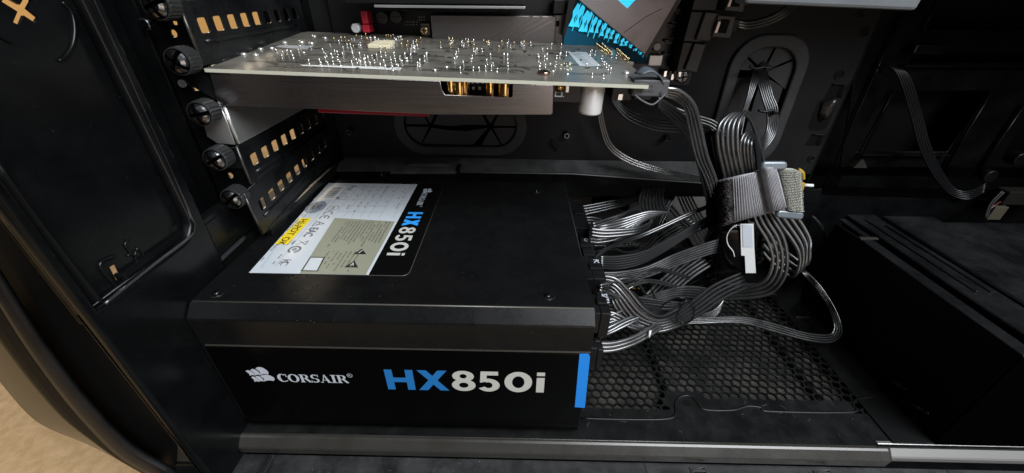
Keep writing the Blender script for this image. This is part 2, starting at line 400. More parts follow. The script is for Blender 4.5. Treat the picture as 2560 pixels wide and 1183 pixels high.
# --- plastic base below the rail
bz = -1.15
def bp(px, py): return pxy(px, py, bz)
notches = []
for a, b_ in ((1722, 1758), (2022, 2062)):
    l, r_ = bp(a, 1158)[0], bp(b_, 1158)[0]; notches.append((l, r_))
base = plate('base_plate', [(-4.3, -.95), (-3.9, -8), (60, -8), (60, -.95)], [[(l, -8+.5), (r_, -8+.5), (r_, -1.15), (l, -1.35)] for l, r_ in notches], XY(bz), .3, M_BASE, case, bev=.05)
box('base_underside', (-3.6, -8, -3.0), (60, 14, -2.2), M_PLAS, case)
for l, r_ in notches:
    for x in (l, r_): box('rib', (x-.07, -7.5, bz-.6), (x+.07, -1.2, bz+.06), M_BASE, base, bev=.02)
    box('rib', (l, -1.4, bz-.6), (r_, -1.26, bz+.06), M_BASE, base, bev=.02)
x, y = bp(683, 1150); box('rib', (x-.14, -3.2, bz), (x+.14, -1.15, bz+.35), M_BASE, base, bev=.04)
x, y = bp(1612, 1165); box('groove', (x-.02, -7, bz+.001), (x+.02, -.8, bz+.006), M_DARK, base)
x, y = bp(2352, 1160); box('groove', (x-.02, -7, bz+.001), (x+.02, -.8, bz+.006), M_DARK, base)
# --- motherboard tray with two rubber grommets
TY = 17.0
trx = PY(2204, 30, TY).x
g1 = rr(4.9, 9.75, 15.1, 14.4, 2.3, 8)
c2 = [(29.0, 10.0), (33.9, 10.0), (34.3, 18.3), (29.1, 18.3)]
g2 = rr(29.0, 9.2, 34.4, 18.5, 2.1, 8)
tray = plate('motherboard_tray', [(.3, 9.45), (trx, 9.45-.9), (trx, 44), (.3, 44)], [rr(5.6, 10.4, 14.4, 13.8, 1.7, 8), rr(29.8, 10.0, 33.6, 17.7, 1.6, 8)], XZ(TY), .12, M_TRAY, case)
def grommet(nm, outer, inner, stars, slit, lab):
    g = plate(nm, outer, [inner], XZ(TY-.32), .32, M_RUBBER, tray, bev=.12); g['label'] = lab
    xs = [p[0] for p in inner]; zs = [p[1] for p in inner]
    cx, cz = sum(xs)/len(xs), sum(zs)/len(zs)
    # membrane cut into flaps by radial slits
    n = len(inner); flaps = []
    def hit(c, a):
        d = (math.cos(a), math.sin(a)); best = 50
        for i in range(n):
            p, q = inner[i], inner[(i+1) % n]; ex, ey = q[0]-p[0], q[1]-p[1]; det = d[0]*(-ey)+ex*d[1]
            if abs(det) < 1e-9: continue
            t = ((p[0]-c[0])*(-ey)+ex*(p[1]-c[1]))/det; s_ = (d[0]*(p[1]-c[1])-d[1]*(p[0]-c[0]))/det
            if t > 0 and -1e-6 <= s_ <= 1+1e-6: best = min(best, t)
        return best
    def rimpts(c, a0, a1, k=7): 
        o = []
        for i in range(k+1):
            a = a0+(a1-a0)*i/k; t = hit(c, a); o.append((c[0]+t*math.cos(a), c[1]+t*math.sin(a)))
        return o
    gap = R(2.2)
    for ci, (c, angs) in enumerate(stars):
        for a0, a1 in angs:
            A0, A1 = R(a0)+gap, R(a1)-gap; am = (A0+A1)/2
            t = (c[0]+.16*math.cos(am), c[1]+.16*math.sin(am))
            pts = [t]+rimpts(c, A0, A1)
            flaps.append((pts, .05+.06*((ci*3+int(a0/50)) % 3)))
    for pts in slit: flaps.append((pts, .10))
    for pts, dep in flaps:
        plate('flap', pts, [], XZ(TY-.05+dep), .10, M_RUBBER, g, bev=.025)
inn1 = rr(5.75, 10.5, 14.25, 13.75, 1.62, 8)
grommet('grommet', g1, inn1, [((7.7, 12.0), ((120, 180), (180, 240), (60, 120))), ((12.3, 12.0), ((0, 60), (300, 360), (60, 120), (240, 300)))],
        [[(7.75, 11.85), (6.85, 10.55), (9.9, 10.52), (10.9, 10.55), (12.1, 11.9), (10.4, 11.62), (9.1, 11.68)], [(7.9, 12.1), (9.2, 11.98), (10.6, 12.1), (12.05, 12.1), (11.3, 13.7), (8.8, 13.7)]],
        'wide rubber grommet with cut flaps, below the graphics card')
inn2 = rr(29.8, 10.0, 33.6, 17.7, 1.6, 8)
c_ = (31.6, 16.1)
grommet('grommet', g2, inn2, [(c_, ((-32, 25), (25, 80), (80, 145), (145, 178)))],
        [[(31.65, 15.9), (33.4, 15.1), (33.5, 12.4), (33.3, 10.9), (32.4, 10.1), (31.7, 10.1)], [(31.45, 15.95), (29.95, 15.7), (29.9, 12.4), (30.0, 11.2), (30.6, 10.2), (31.45, 10.1)]],
        'tall rubber grommet with cables coming through')
# backing behind the grommets so that the slits look into the dark side of the case
box('side_wall', (-5.0, 20.6, -.1), (62, 20.8, 44), M_DARK, case)  # carried out past the rear to darken the deeper slot holes
# stand-offs, hooks and holes on the tray
for px, py in ((880, 325), (1415, 333), (1665, 340)):
    p = PY(px, py, TY); s_ = cyl('standoff', (p.x, TY-.35, p.z), (0, 1, 0), .22, .7, M_CHROME, tray, n=6, smooth=False); cyl('hole', (p.x, TY-.72, p.z), (0, 1, 0), .12, .06, M_DARK, s_, n=10)
p = PY(1390, 360, TY); hk = hull('cable_hook', [(p.x-.45, TY-.02, p.z+.25), (p.x-.3, TY-.02, p.z+.4), (p.x+.35, TY-.02, p.z-.3), (p.x+.2, TY-.02, p.z-.42), (p.x-.45, TY-.35, p.z+.25), (p.x-.38, TY-.35, p.z+.32), (p.x+.26, TY-.35, p.z-.36), (p.x+.2, TY-.35, p.z-.42)], M_TRAY, tray)
for px, py, rx in ((2162, 80, .25), (2098, 187, .28), (2028, 397, .22), (2150, 35, .2)):
    p = PY(px, py, TY); a = cyl('hole', (p.x, TY-.005, p.z), (0, 1, 0), rx, .03, M_DARK, tray, n=16)
    tube('hole_rim', [(p.x+rx*1.1*math.cos(t*.5), TY-.03, p.z+rx*1.1*math.sin(t*.5)) for t in range(0, 13)], .04, M_TRAY, tray, n=6, sub=1)
for px, py, w_, h_ in ((2092, 228, .75, .5), (2040, 350, .7, .45)):
    p = PY(px, py, TY); plate('clip_slot', [(p.x-w_, p.z-h_), (p.x+w_-.2, p.z-h_), (p.x+w_, p.z+h_), (p.x-w_+.2, p.z+h_)], [], XZ(TY-.005), .02, M_DARK, tray)
    tube('clip_edge', [(p.x-w_+.2, TY-.05, p.z+h_*.9), (p.x+w_*.4, TY-.2, p.z+h_), (p.x+w_*.3, TY-.2, p.z-.05), (p.x+w_*.6, TY-.1, p.z-h_*.8)], .05, M_TRAY, tray, n=6, sub=3)
p = PY(2058, 285, TY)
plate('slot', rr(p.x-.75, p.z-1.25, p.x+.7, p.z+1.1, .45), [], XZ(TY-.006), .02, M_DARK, tray)
sheet('slot_lip', [(p.x-.5, TY-.1, p.z+.85), (p.x+.1, TY-.5, p.z+1.15), (p.x+.62, TY-.1, p.z+.9)], [(p.x-.35, TY-.05, p.z-.2), (p.x+.1, TY-.3, p.z-.4), (p.x+.5, TY-.05, p.z-.2)], .06, M_RAIL, tray)
# tray fold and the frame of the front bay beyond it
box('tray_fold', (trx, TY-.02, 7.2), (trx+.12, TY+2.2, 44), M_DARK, case)
# --- ledge under the tray
A = PY(866, 394, TY-.01); Bp = PY(2010, 408, TY-.01)
fl = [PY(828, 430, 15.7), PY(1140, 430, 15.7), PY(1430, 434, 15.7), PY(1770, 458, 15.7)]
bl = [PY(866, 394, TY-.01), PY(1180, 398, TY-.01), PY(1430, 403, TY-.01), PY(1800, 407, TY-.01)]
ledge = sheet('ledge', bl, fl, .12, M_LEDGE, case, sub=1, cross=1)
for p in ledge.data.polygons: p.use_smooth = False
tube('ledge_edge', [PY(1150, 431, 15.66), PY(1430, 435, 15.66), PY(1770, 459, 15.66)], .05, M_LEDGEE, ledge, sub=1)
tube('ledge_edge', [PY(870, 395, TY-.1), PY(1430, 404, TY-.1), PY(1800, 408, TY-.1)], .04, M_LEDGEE, ledge, sub=1)
bt = [PY(1770, 458, 15.72), PY(1430, 434, 15.72)]
# embossed plate on the ledge
q = [PY(985, 408, 16.6), PY(1130, 402, 16.6), PY(1150, 430, 15.62), PY(975, 430, 15.62)]
hull('ledge_tab', [q[3]+Vector((0, -.02, -.2)), q[2]+Vector((0, -.02, -.2)), q[1]+Vector((0, 0, -.2)), q[0]+Vector((0, 0, -.2)), q[3]+Vector((0, 0, .03)), q[2]+Vector((0, 0, .03)), q[1]+Vector((0, 0, .05)), q[0]+Vector((0, 0, .05))], M_LEDGE, ledge, bev=.05)
c = PY(1072, 414, 16.2)
bm = bmesh.new(); bmesh.ops.create_uvsphere(bm, u_segments=24, v_segments=12, radius=1)
for v in bm.verts: v.co = Vector((c.x+v.co.x*1.75*(1+.25*abs(v.co.y)), c.y+v.co.y*.38, c.z+.08+v.co.z*.22))
o = finish('emboss', bm, M_LEDGE, ledge, True)
box('notch', (PY(1148, 415, 16).x-.1, 15.4, c.z-.4), (PY(1148, 415, 16).x+.1, 16.4, c.z+.12), M_DARK, ledge, bev=.03)
# --- lower wall below the ledge with the cable cut-out
zz = fl[3].z-.03; zl = 6.95
lower = plate('lower_wall', [(-.5, 0.0), (60, 0.0), (60, 6.9), (40, 7.2), (36.6, 7.4), (36.6, zz-.1), (fl[3].x, zz), (fl[2].x, fl[2].z-.03), (fl[0].x, fl[0].z-.06)], [[(18.4, .05), (34.5, .05), (34.5, 7.0), (18.4, 6.95)]], XZ(15.72), .12, M_STEEL, case)
comp = box('cable_compartment', (17, 20.2, -.1), (40, 20.5, 8), M_COMP, case)
box('compartment_floor', (17, 15.9, -.10), (40, 20.2, .18), M_COMP, comp)
a = PY(1500, 626, 14.4); b_ = PY(1760, 627, 14.4)
pl = hull('cable_guard', [(a.x-1.5, 14.4, .05), (b_.x+1.2, 14.4, .05), (b_.x+1.2, 14.5, .05), (a.x-1.5, 14.5, .05), (a.x-1.5, 14.4, a.z), (b_.x+1.2, 14.4, b_.z), (b_.x+1.2, 14.9, b_.z), (a.x-1.5, 14.9, a.z)], M_TRAY, case)
# --- rear wall
XR = -.5
cb = [(2.62, 43), (-2.5, 43), (-2.5, 10.95), (1.6, 11.0)]+[(1.6+1.0*math.sin(R(a)), 12.0-1.0*math.cos(R(a))) for a in (20, 40, 60, 80)]
rear = plate('rear_panel', [(-2.9, -3.4), (3.3, -3.4), (3.3, 44), (-2.9, 44)], [cb], YZ(XR), .52, M_REAR, case, bev=.17)
XR = -1.0
XH = [pyz(x, y, XR) for x, y in ((4, 4), (14, -8), (50, 12), (66, -14), (84, -6), (69, 22), (96, 44), (87, 57), (60, 39), (50, 64), (33, 56), (44, 29))]
cX = PX(62, 16, XR)
rh = [pyz(x, y, XR) for x, y in ((274, 668), (290, 659), (307, 694), (292, 704))]
emb = plate('recessed_field', [(-2.85, 10.5), (3.1, 10.5), (3.1, 44), (-2.85, 44)], [XH, rh], YZ(XR), .1, M_REAR, rear)
# remove the wall behind the two openings so that the carpet shows through
# round emboss about the cross-cut hole and the small corner clip
ringp = [PX(px, py, XR+.03) for px, py in ((155, 5), (178, 30), (187, 70), (183, 110), (165, 140), (148, 153))]
tube('tube_hole_rim', ringp, .06, M_REAR, emb)
tube('tube_hole_rim', [PX(px, py, XR+.03) for px, py in ((-40, 60), (0, 90), (30, 108))], .05, M_REAR, emb)
tube('pressed_edge_highlight', [PX(px, py, -.56) for px, py in ((222, -20), (300, 150), (372, 310), (434, 445), (476, 540), (484, 568), (470, 596), (400, 650), (330, 706), (262, 760))], .065, M_REDGE, rear)
o_ = [PX(px, py, XR+.03) for px, py in ((285, 640), (250, 663), (283, 708), (290, 716))]
tube('clip_hole_rim', o_, .07, M_REAR, emb)
for pts in (((320, 600), (313, 612), (322, 628), (335, 640)), ((345, 618), (338, 640), (350, 672)), ((318, 640), (345, 625), (360, 640), (372, 660))):
    tube('clip_relief', [PX(x, y, XR+.02) for x, y in pts], .05, M_REAR, emb)
bead = [(5.3, 9.06), (3.5, 9.02), (1.5, 8.98), (.3, 8.95), (-.25, 8.82), (-.75, 8.5), (-1.0, 8.1), (-1.03, 7.75)]
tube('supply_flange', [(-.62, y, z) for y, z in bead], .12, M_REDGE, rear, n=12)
box('rear_lower', (-1.2, -1.0, 9.0), (-.75, 6.5, 11.3), M_REAR, rear, bev=.1)
plate('supply_surround', [(-1.1, -.9), (-2.9, -.9), (-2.9, 11), (6.2, 11), (6.2, 9.1), (.3, 9.05), (-.9, 8.4)][::-1], [], YZ(-.72), .2, M_REAR, rear, bev=.06)
# recess for the expansion slots: side step and frame the covers screw to
vt = 44
plate('slot_recess', [(3.6, 9.2), (6.1, 9.2), (6.1, vt), (3.6, vt)], [], YZ(-2.6), .12, M_REAR, rear)
fr = plate('slot_frame', [(-2.65, 8.3), (.25, 8.3), (.25, vt), (-2.65, vt)],
      [circ(-.80, z, .16, 14) for z in (12.34, 10.32, 19.02)]+[rr(-.95, 16.62, -.62, 17.12, .1), rr(-.7, 19.35, -.45, 19.75, .05)], XZ(6.25), .12, M_REAR, rear)
plate('slot_step', [(-2.62, 9.0), (-1.72, 9.0), (-1.72, vt), (-2.62, vt)], [], XZ(5.95), .29, M_REAR, rear, bev=.08)
tube('slot_step_edge', [(-2.45, 2.75, 9.5), (-2.45, 2.75, 20), (-2.45, 2.75, 40)], .12, M_REAR, rear, sub=1)
for px, py, rr_ in ((365, 62, .26), (547, 523, .20)):
    p = PY(px, py, 5.7); cyl('rivet', p, (0, 1, 0), rr_, .25, M_CHROME, rear, n=18, bev=.08)
# deep corner beyond the slots, the top and the far side that shade the case
box('slot_end_wall', (.2, 16.62, 9.2), (.45, 17.0, 44), M_STEEL, case)
box('slot_end_dark_strip', (-1.2, 16.5, -.1), (.18, 17.2, 44), M_DARK, case)  # dark strip added to black out the bright gap behind the covers
box('slot_light_stop', (.05, 6.3, 8.62), (.27, 16.6, 9.25), M_COVER, case)  # added strip, stops room light leaking onto the supply top
box('supply_back', (-2.5, 1.5, -.1), (-.62, 16.4, 8.95), M_DARK, case)
box('top_panel', (-2, -.5, 44), (60, 20.8, 44.4), M_DARK, case)
box('front_panel', (60, -.5, -.1), (60.6, 20.8, 44.4), M_DARK, case)
# --- the shell: outer frame of the rear corner, curving round to the bottom
def ln(pts, y): return [PY(px, py, y) for px, py in pts]
Bl = ((-60, 410), (47, 560), (120, 655), (226, 792), (290, 890), (369, 1002), (400, 1045))
Cl = ((-60, 610), (0, 692), (100, 850), (200, 985), (290, 1085), (350, 1135), (437, 1183))
Dl = ((-60, 760), (0, 839), (79, 945), (160, 1040), (230, 1100), (290, 1145), (385, 1200))
El = ((-60, 870), (0, 955), (68, 1034), (121, 1071), (211, 1108), (290, 1146), (363, 1186))
sheet('shell_channel', [PY(p[0]+45, p[1]-12, -2.2) for p in Bl], [PY(*p, -2.2) for p in Cl], .1, M_DARK, case)
sheet('shell_edge', [PY(*p, -2.75) for p in Bl], [PY(p[0]+12, p[1]+14, -2.8) for p in Bl], .12, M_REAR, case, cross=1)
shell = sheet('shell_rim', [PY(*p, -3.0) for p in Cl], [PY(p[0]+16*0-34, p[1]+22, -3.1) for p in Cl], .2, M_PLAS, case, bulge=.06)
shell2 = sheet('shell_side', [PY(*p, -2.9) for p in Dl], [PY(*p, -2.2) for p in El], .12, M_GLOSS, case, cross=8, bulge=.04, bdir=(-.5, -.6, -.3))
sheet('shell_band', [PY(p[0]-30, p[1]+20, -3.05) for p in Cl], [PY(*p, -2.92) for p in Dl], .12, M_DARK, case, cross=4)
box('base_corner', (-4.0, -1.2, -3.9), (-.6, 16, -1.25), M_DARK, case, bev=.2)
# corner fittings near the rail
for pts, r_ in ((((372, 1032), (384, 1050), (400, 1068), (425, 1078)), .13), (((286, 1010), (340, 1012), (372, 1010)), .06), (((290, 1035), (345, 1037), (360, 1034)), .05), (((325, 1082), (335, 1072), (350, 1080)), .1), (((270, 1020), (285, 1030), (300, 1036)), .06)):
    tube('corner_relief', [PY(px, py, -1.6) for px, py in pts], r_, M_REAR, case)
box('corner_block', (-3.6, -2.2, -1.1), (-1.6, .4, .0), M_REAR, case, bev=.15)
p = PY(481, 1031, -.4); cyl('rivet', (p.x, -.2, p.z), (0, 1, 0), .14, .2, M_CHROME, case, n=12)
# --- front bay frame (far right), its openings real holes
FY = 18.0
def q(*a): return [pxz(px, py, FY) for px, py in a]
ho = [q((2240, 228), (2478, 226), (2368, 380), (2165, 380)), q((2590, 250), (2800, 250), (2700, 400), (2500, 400)),
      q((2300, -60), (2318, 75), (2700, 80), (2900, -60)), q((2295, 128), (2700, 128), (2700, 158), (2270, 158)), q((2213, 232), (2232, 228), (2150, 380), (2128, 380))]
fo = q((2215, -300), (3300, -300), (3000, 420), (2100, 418)); 
bay = plate('front_bay_frame', fo, ho, XZ(FY), .15, M_STEEL, case, bev=.03)
box('bay_wall', (41.5, FY, 7.0), (60, FY+.1, 8.0), M_STEEL, case)
for a, b_ in (((2320, 75), (2700, 80)), ((2250, 163), (2700, 163)), ((2145, 383), (2365, 384))):
    pa, pb = PY(*a, FY-.1), PY(*b_, FY-.1); 
    hull('bay_lip', [(pa.x, FY-.6, pa.z-.06), (pb.x, FY-.6, pb.z-.06), (pb.x, FY, pb.z-.06), (pa.x, FY, pa.z-.06), (pa.x, FY-.6, pa.z+.04), (pb.x, FY-.6, pb.z+.04), (pb.x, FY, pb.z+.04), (pa.x, FY, pa.z+.04)], M_STEEL, bay, bev=.02)
for a, b_, r_ in (((2255, 32), (2057, 472), .09), ((2560, 262), (2438, 441), .12), ((2473, 238), (2362, 421), .10), ((2230, 232), (2150, 400), .05), ((2340, 0), (2305, 85), .08)):
    tube('bay_edge', [PY(*a, FY-.25), PY(*b_, FY-.25)], r_, M_STEEL, bay, sub=1)
p = PY(2330, 115, FY-.3); box('bay_bracket', (p.x-1.6, FY-.9, p.z-.5), (p.x+.6, FY-.05, p.z+.15), M_STEEL, bay, bev=.15)
p = PY(2149, 409, FY-.3); hull('bay_bracket', [(p.x-.5, FY-.5, p.z-.3), (p.x+.6, FY-.5, p.z-.3), (p.x+.6, FY, p.z-.3), (p.x-.5, FY, p.z-.3), (p.x-.1, FY-.4, p.z+.35), (p.x+.1, FY-.4, p.z+.35), (p.x+.1, FY, p.z+.35), (p.x-.1, FY, p.z+.35)], M_RAIL, bay)
plate('lower_back_wall', [(36.0, 0), (60, 0), (60, 6.95), (41, 7.0), (36, 7.0)], [], XZ(15.9), .1, mat('dim_dusty_wall', (.03, .029, .026), .6, dust=.6, dustcol=(.085, .08, .07)), case)

# ================================================================ expansion slot covers
def cover(label, ztop, zbot, zrow, slope, holes, tabz, grp='black perforated expansion slot covers', inset=True):
    t = thing('slot_cover', label, 'slot cover', (.3, 6.2, zbot), grp)
    x = .30; U = (0, 1, slope); M = frame((x, 6.2, 0), U, (0, 0, 1))
    y1 = 16.55-6.2
    hl = []
    for k in range(holes):
        cy = .98+k*1.045; cz = zrow; hl.append(rr(cy-.30, cz-.30, cy+.30, cz+.30, .09, 2))
    f = plate('face', [(0, zbot+.02), (y1, zbot+.02), (y1, ztop-.02), (0, ztop-.02)], hl, M, .09, M_COVER, t, bev=.02)
    # pressed groove under the holes
    tube('pressed_rib', [M @ Vector((.7, zrow-.62, .0)), M @ Vector((y1*.5, zrow-.62, .03)), M @ Vector((y1-1.2, zrow-.62, .0))], .09, M_COVER, f, n=10)
    tube('fold_edge', [M @ Vector((0, zbot+.05, -.02)), M @ Vector((0, ztop-.05, -.02))], .07, M_RAIL, t, sub=1, n=10)
    hull('joint_step', [M @ Vector(v) for v in ((.3, zbot-.02, -.06), (y1, zbot-.02, -.06), (y1, zbot+.2, -.06), (1.0, zbot+.2, -.06), (.3, zbot-.02, .07), (y1, zbot-.02, .07), (y1, zbot+.12, .05), (1.0, zbot+.12, .05))], M_COVER, f, bev=.02)
    tabo = [(-1.45, tabz-.85), (.22, tabz-1.0+.0), (.22, tabz+.55), (-1.2, tabz+.55), (-1.45, tabz+.3)]
    plate('screw_tab', [(-1.45, tabz-.40), (-1.1, tabz-.55), (.22, tabz-.55), (.22, tabz+.6), (-1.2, tabz+.6), (-1.45, tabz+.35)], [], XZ(6.12), .09, M_COVER, t, bev=.02)
    return t
cover('black slot cover above the graphics card, five holes glowing orange', 20.3, 17.75, 19.30, .02, 9, 20.05)
cover('black slot cover just below the silver bracket', 14.05, 11.9, 12.98, .012, 9, 13.33)
cover('lowest black slot cover, right above the power supply', 11.83, 9.1, 10.58, .075, 9, 11.05)
cover('black slot cover at the very top edge of the photo', 22.6, 20.4, 21.7, .02, 9, 22.3)

# ================================================================ thumbscrews
def thumbscrew(label, c, rotk):
    t = thing('thumbscrew', label, 'thumbscrew', c, 'black thumbscrews down the slot bracket column')
    cx, cy, cz = c; n = 44; V = []; F = []
    prof_ = [(.10, .60), (.52, .58), (.57, .52), (.57, -.10), (.54, -.20)]
    for i, (r_, d) in enumerate(prof_):
        for k in range(n):
            rk = r_*(1-.05*(k % 2)) if 0 < i < 4 else r_; a = 2*math.pi*(k+ (.5*i if 0 < i < 4 else 0))/n; V.append((cx+rk*math.cos(a), cy+d, cz+rk*math.sin(a)))
    for i in range(len(prof_)-1):
        for k in range(n): F.append((i*n+k, i*n+(k+1) % n, (i+1)*n+(k+1) % n, (i+1)*n+k))
    F.append(tuple(range(n))); F.append(tuple((len(prof_)-1)*n+k for k in range(n)))
    mk('knurled_rim', V, F, M_KNURL, t)
    # domed face with a real cross recess: four raised quarters round the cross
    bm = bmesh.new()
    for k in range(4):
        a0 = R(rotk+90*k); ring = []
        for r_, d in ((.11, -.40), (.28, -.39), (.42, -.31), (.51, -.14)):
            for j in range(7):
                ww = .085/r_
                a = a0+ww+(math.pi/2-2*ww)*j/6; ring.append(bm.verts.new((cx+r_*math.cos(a), cy+d, cz+r_*math.sin(a))))
        for i in range(3):
            for j in range(6): bm.faces.new((ring[i*7+j], ring[i*7+j+1], ring[(i+1)*7+j+1], ring[(i+1)*7+j]))
        ext = bmesh.ops.extrude_face_region(bm, geom=[f for f in bm.faces if all(v in ring for v in f.verts)])
        for v in [g_ for g_ in ext['geom'] if isinstance(g_, bmesh.types.BMVert)]: v.co.y += .18
    bmesh.ops.recalc_face_normals(bm, faces=bm.faces)
    finish('cross_head', bm, M_HEAD, t)
    cyl('recess_floor', (cx, cy-.205, cz), (0, 1, 0), .50, .02, M_VOID, t, n=24)
    cyl('collar', (cx, cy+.72, cz), (0, 1, 0), .33, .3, M_CHROME, t, n=20)
    return t
for lab, px, py, a in (('topmost black thumbscrew, cut by the top edge of the photo', 396, 8, 20), ('black thumbscrew at the left end of the graphics card board', 452, 150, 55), ('black thumbscrew beside the silver card bracket', 507, 281, 10),
                       ('black thumbscrew on the cover with bright cream holes', 545, 396, 28), ('lowest black thumbscrew, nearest the power supply', 587, 495, 40)):
    p = PY(px-12, py+2, 5.0); thumbscrew(lab, (p.x+.08, 5.15, p.z-.03), a)
# ================================================================ power supply
PS0, PS1, PB, PT = -.42, 17.98, .05, 8.6      # ends along x, bottom and top
CH = .6
psu = thing('power_supply', 'black modular power supply with blue stripe and white name on its side', 'power supply', ((PS0+PS1)/2, 7.5, PB))
V = []; F = []
pr = [(.0, PB+CH), (.0, PT-CH-.05), (.03, PT-CH+.05), (CH-.06, PT-.03), (CH+.06, PT), (15-CH, PT), (15, PT-CH), (15, PB+CH), (15-CH, PB), (CH, PB)]
n = len(pr)
for x in (PS0, PS1):
    for y, z in pr: V.append((x, y, z))
for k in range(n): F.append((k, (k+1) % n, n+(k+1) % n, n+k))
F.append(tuple(range(n))); F.append(tuple(range(n, 2*n)))
body = mk('housing', V, F, M_PSU, psu)
for p in body.data.polygons: p.use_smooth = False
# the lower front skin, a step proud of the cover
zs = 6.36
skin = box('front_skin', (PS0+.2, -.10, PB+.25), (PS1-.04, .0-.002, zs), M_PSUF, psu, bev=.03)
hull('cover_lip', [(PS0+.2, -.06, zs+.0), (PS1-.01, -.06, zs+.0), (PS1-.01, .1, zs), (PS0+.2, .1, zs), (PS0+.2, -.05, zs+.07), (PS1-.01, -.05, zs+.07), (PS1-.01, .1, zs+.07), (PS0+.2, .1, zs+.07)], M_RAIL, psu, bev=.015)
tube('edge_wear', [(PS0+.1, CH-.01, PT-.035), (9, CH-.01, PT-.035), (PS1-.02, CH-.01, PT-.035)], .045, M_WORN, psu, sub=1)
tube('edge_wear', [(PS1-.03, .02, PT-CH), (PS1-.03, CH, PT-.04), (PS1-.03, 7, PT-.03), (PS1-.03, 14.3, PT-.03)], .035, M_WORN, psu, sub=1)
# name on the front, at its own place on the skin
FYp = -.103
def fq(px, py): p = PY(px, py, FYp); return (p.x, p.z)
stripe = [fq(1449, 884), fq(1437, 1018), fq(1462, 1020), fq(1475, 893), fq(1473, 886), fq(1469, 884)]
Flat().poly(stripe).build('blue_stripe', M_BLUEL, XZ(FYp), skin)
f = Flat(); A = fq(960, 971); B_ = fq(1034, 973); T_ = fq(960, 918)
zb, zt = 3.52, 5.02; x_ = lambda px, py=945: fq(px, py)[0]
def sansH(f, x0, x1, zb, zt, t): f.rect(x0, zb, x0+t, zt).rect(x1-t, zb, x1, zt).rect(x0+t*.9, (zb+zt)/2-t*.45, x1-t*.9, (zb+zt)/2+t*.45)
def sansX(f, x0, x1, zb, zt, t):
    f.poly([(x0, zb), (x0+t*1.25, zb), (x1-.03, zt), (x1-.03-t*1.25, zt)]); f.poly([(x1, zb), (x1-t*1.25, zb), (x0+.03, zt), (x0+.03+t*1.25, zt)])
def sans8(f, x0, x1, zb, zt, t):
    c = (x0+x1)/2; w_ = (x1-x0)/2; h = zt-zb
    f.ring(c, zb+h*.295, w_, h*.305, w_-t, h*.305-t*.72); f.ring(c, zb+h*.745, w_*.9, h*.265, w_*.9-t, h*.265-t*.66)
def sans5(f, x0, x1, zb, zt, t):
    c = (x0+x1)/2; w_ = (x1-x0)/2; h = zt-zb
    f.rect(x0+t*.5, zt-t*.78, x1-t*.25, zt).poly([(x0+t*.5, zt), (x0+t*1.35, zt), (x0+t*1.25, zb+h*.5), (x0+t*.35, zb+h*.44)])
    f.ring(c-.02, zb+h*.32, w_, h*.33, w_-t, h*.33-t*.75, -150, 118); f.poly([(x0+t*.35, zb+h*.46), (x0+t*1.1, zb+h*.65), (c+.05, zb+h*.655), (c+.05, zb+h*.5), (x0+t, zb+h*.49)])
def sans0(f, x0, x1, zb, zt, t):
    c = (x0+x1)/2; f.ring(c, (zb+zt)/2, (x1-x0)/2, (zt-zb)/2+.02, (x1-x0)/2-t, (zt-zb)/2-t*.8, n=36)
def sansi(f, x0, x1, zb, zt, t): f.rect(x0, zb, x1, zb+(zt-zb)*.74).rect(x0, zt-(zt-zb)*.17, x1, zt)
f = Flat(); sansH(f, x_(964), x_(1034), zb, zt, .38); sansX(f, x_(1043), x_(1120), zb, zt, .36); f.build('model_letters', M_BLUE, XZ(FYp), skin)
f = Flat(); sans8(f, x_(1128), x_(1188), zb, zt, .36); sans5(f, x_(1193), x_(1250), zb, zt, .36); sans0(f, x_(1261), x_(1331), zb, zt, .38); sansi(f, x_(1342), x_(1362), zb, zt, .3)
f.build('model_digits', M_OFFW, XZ(FYp), skin)
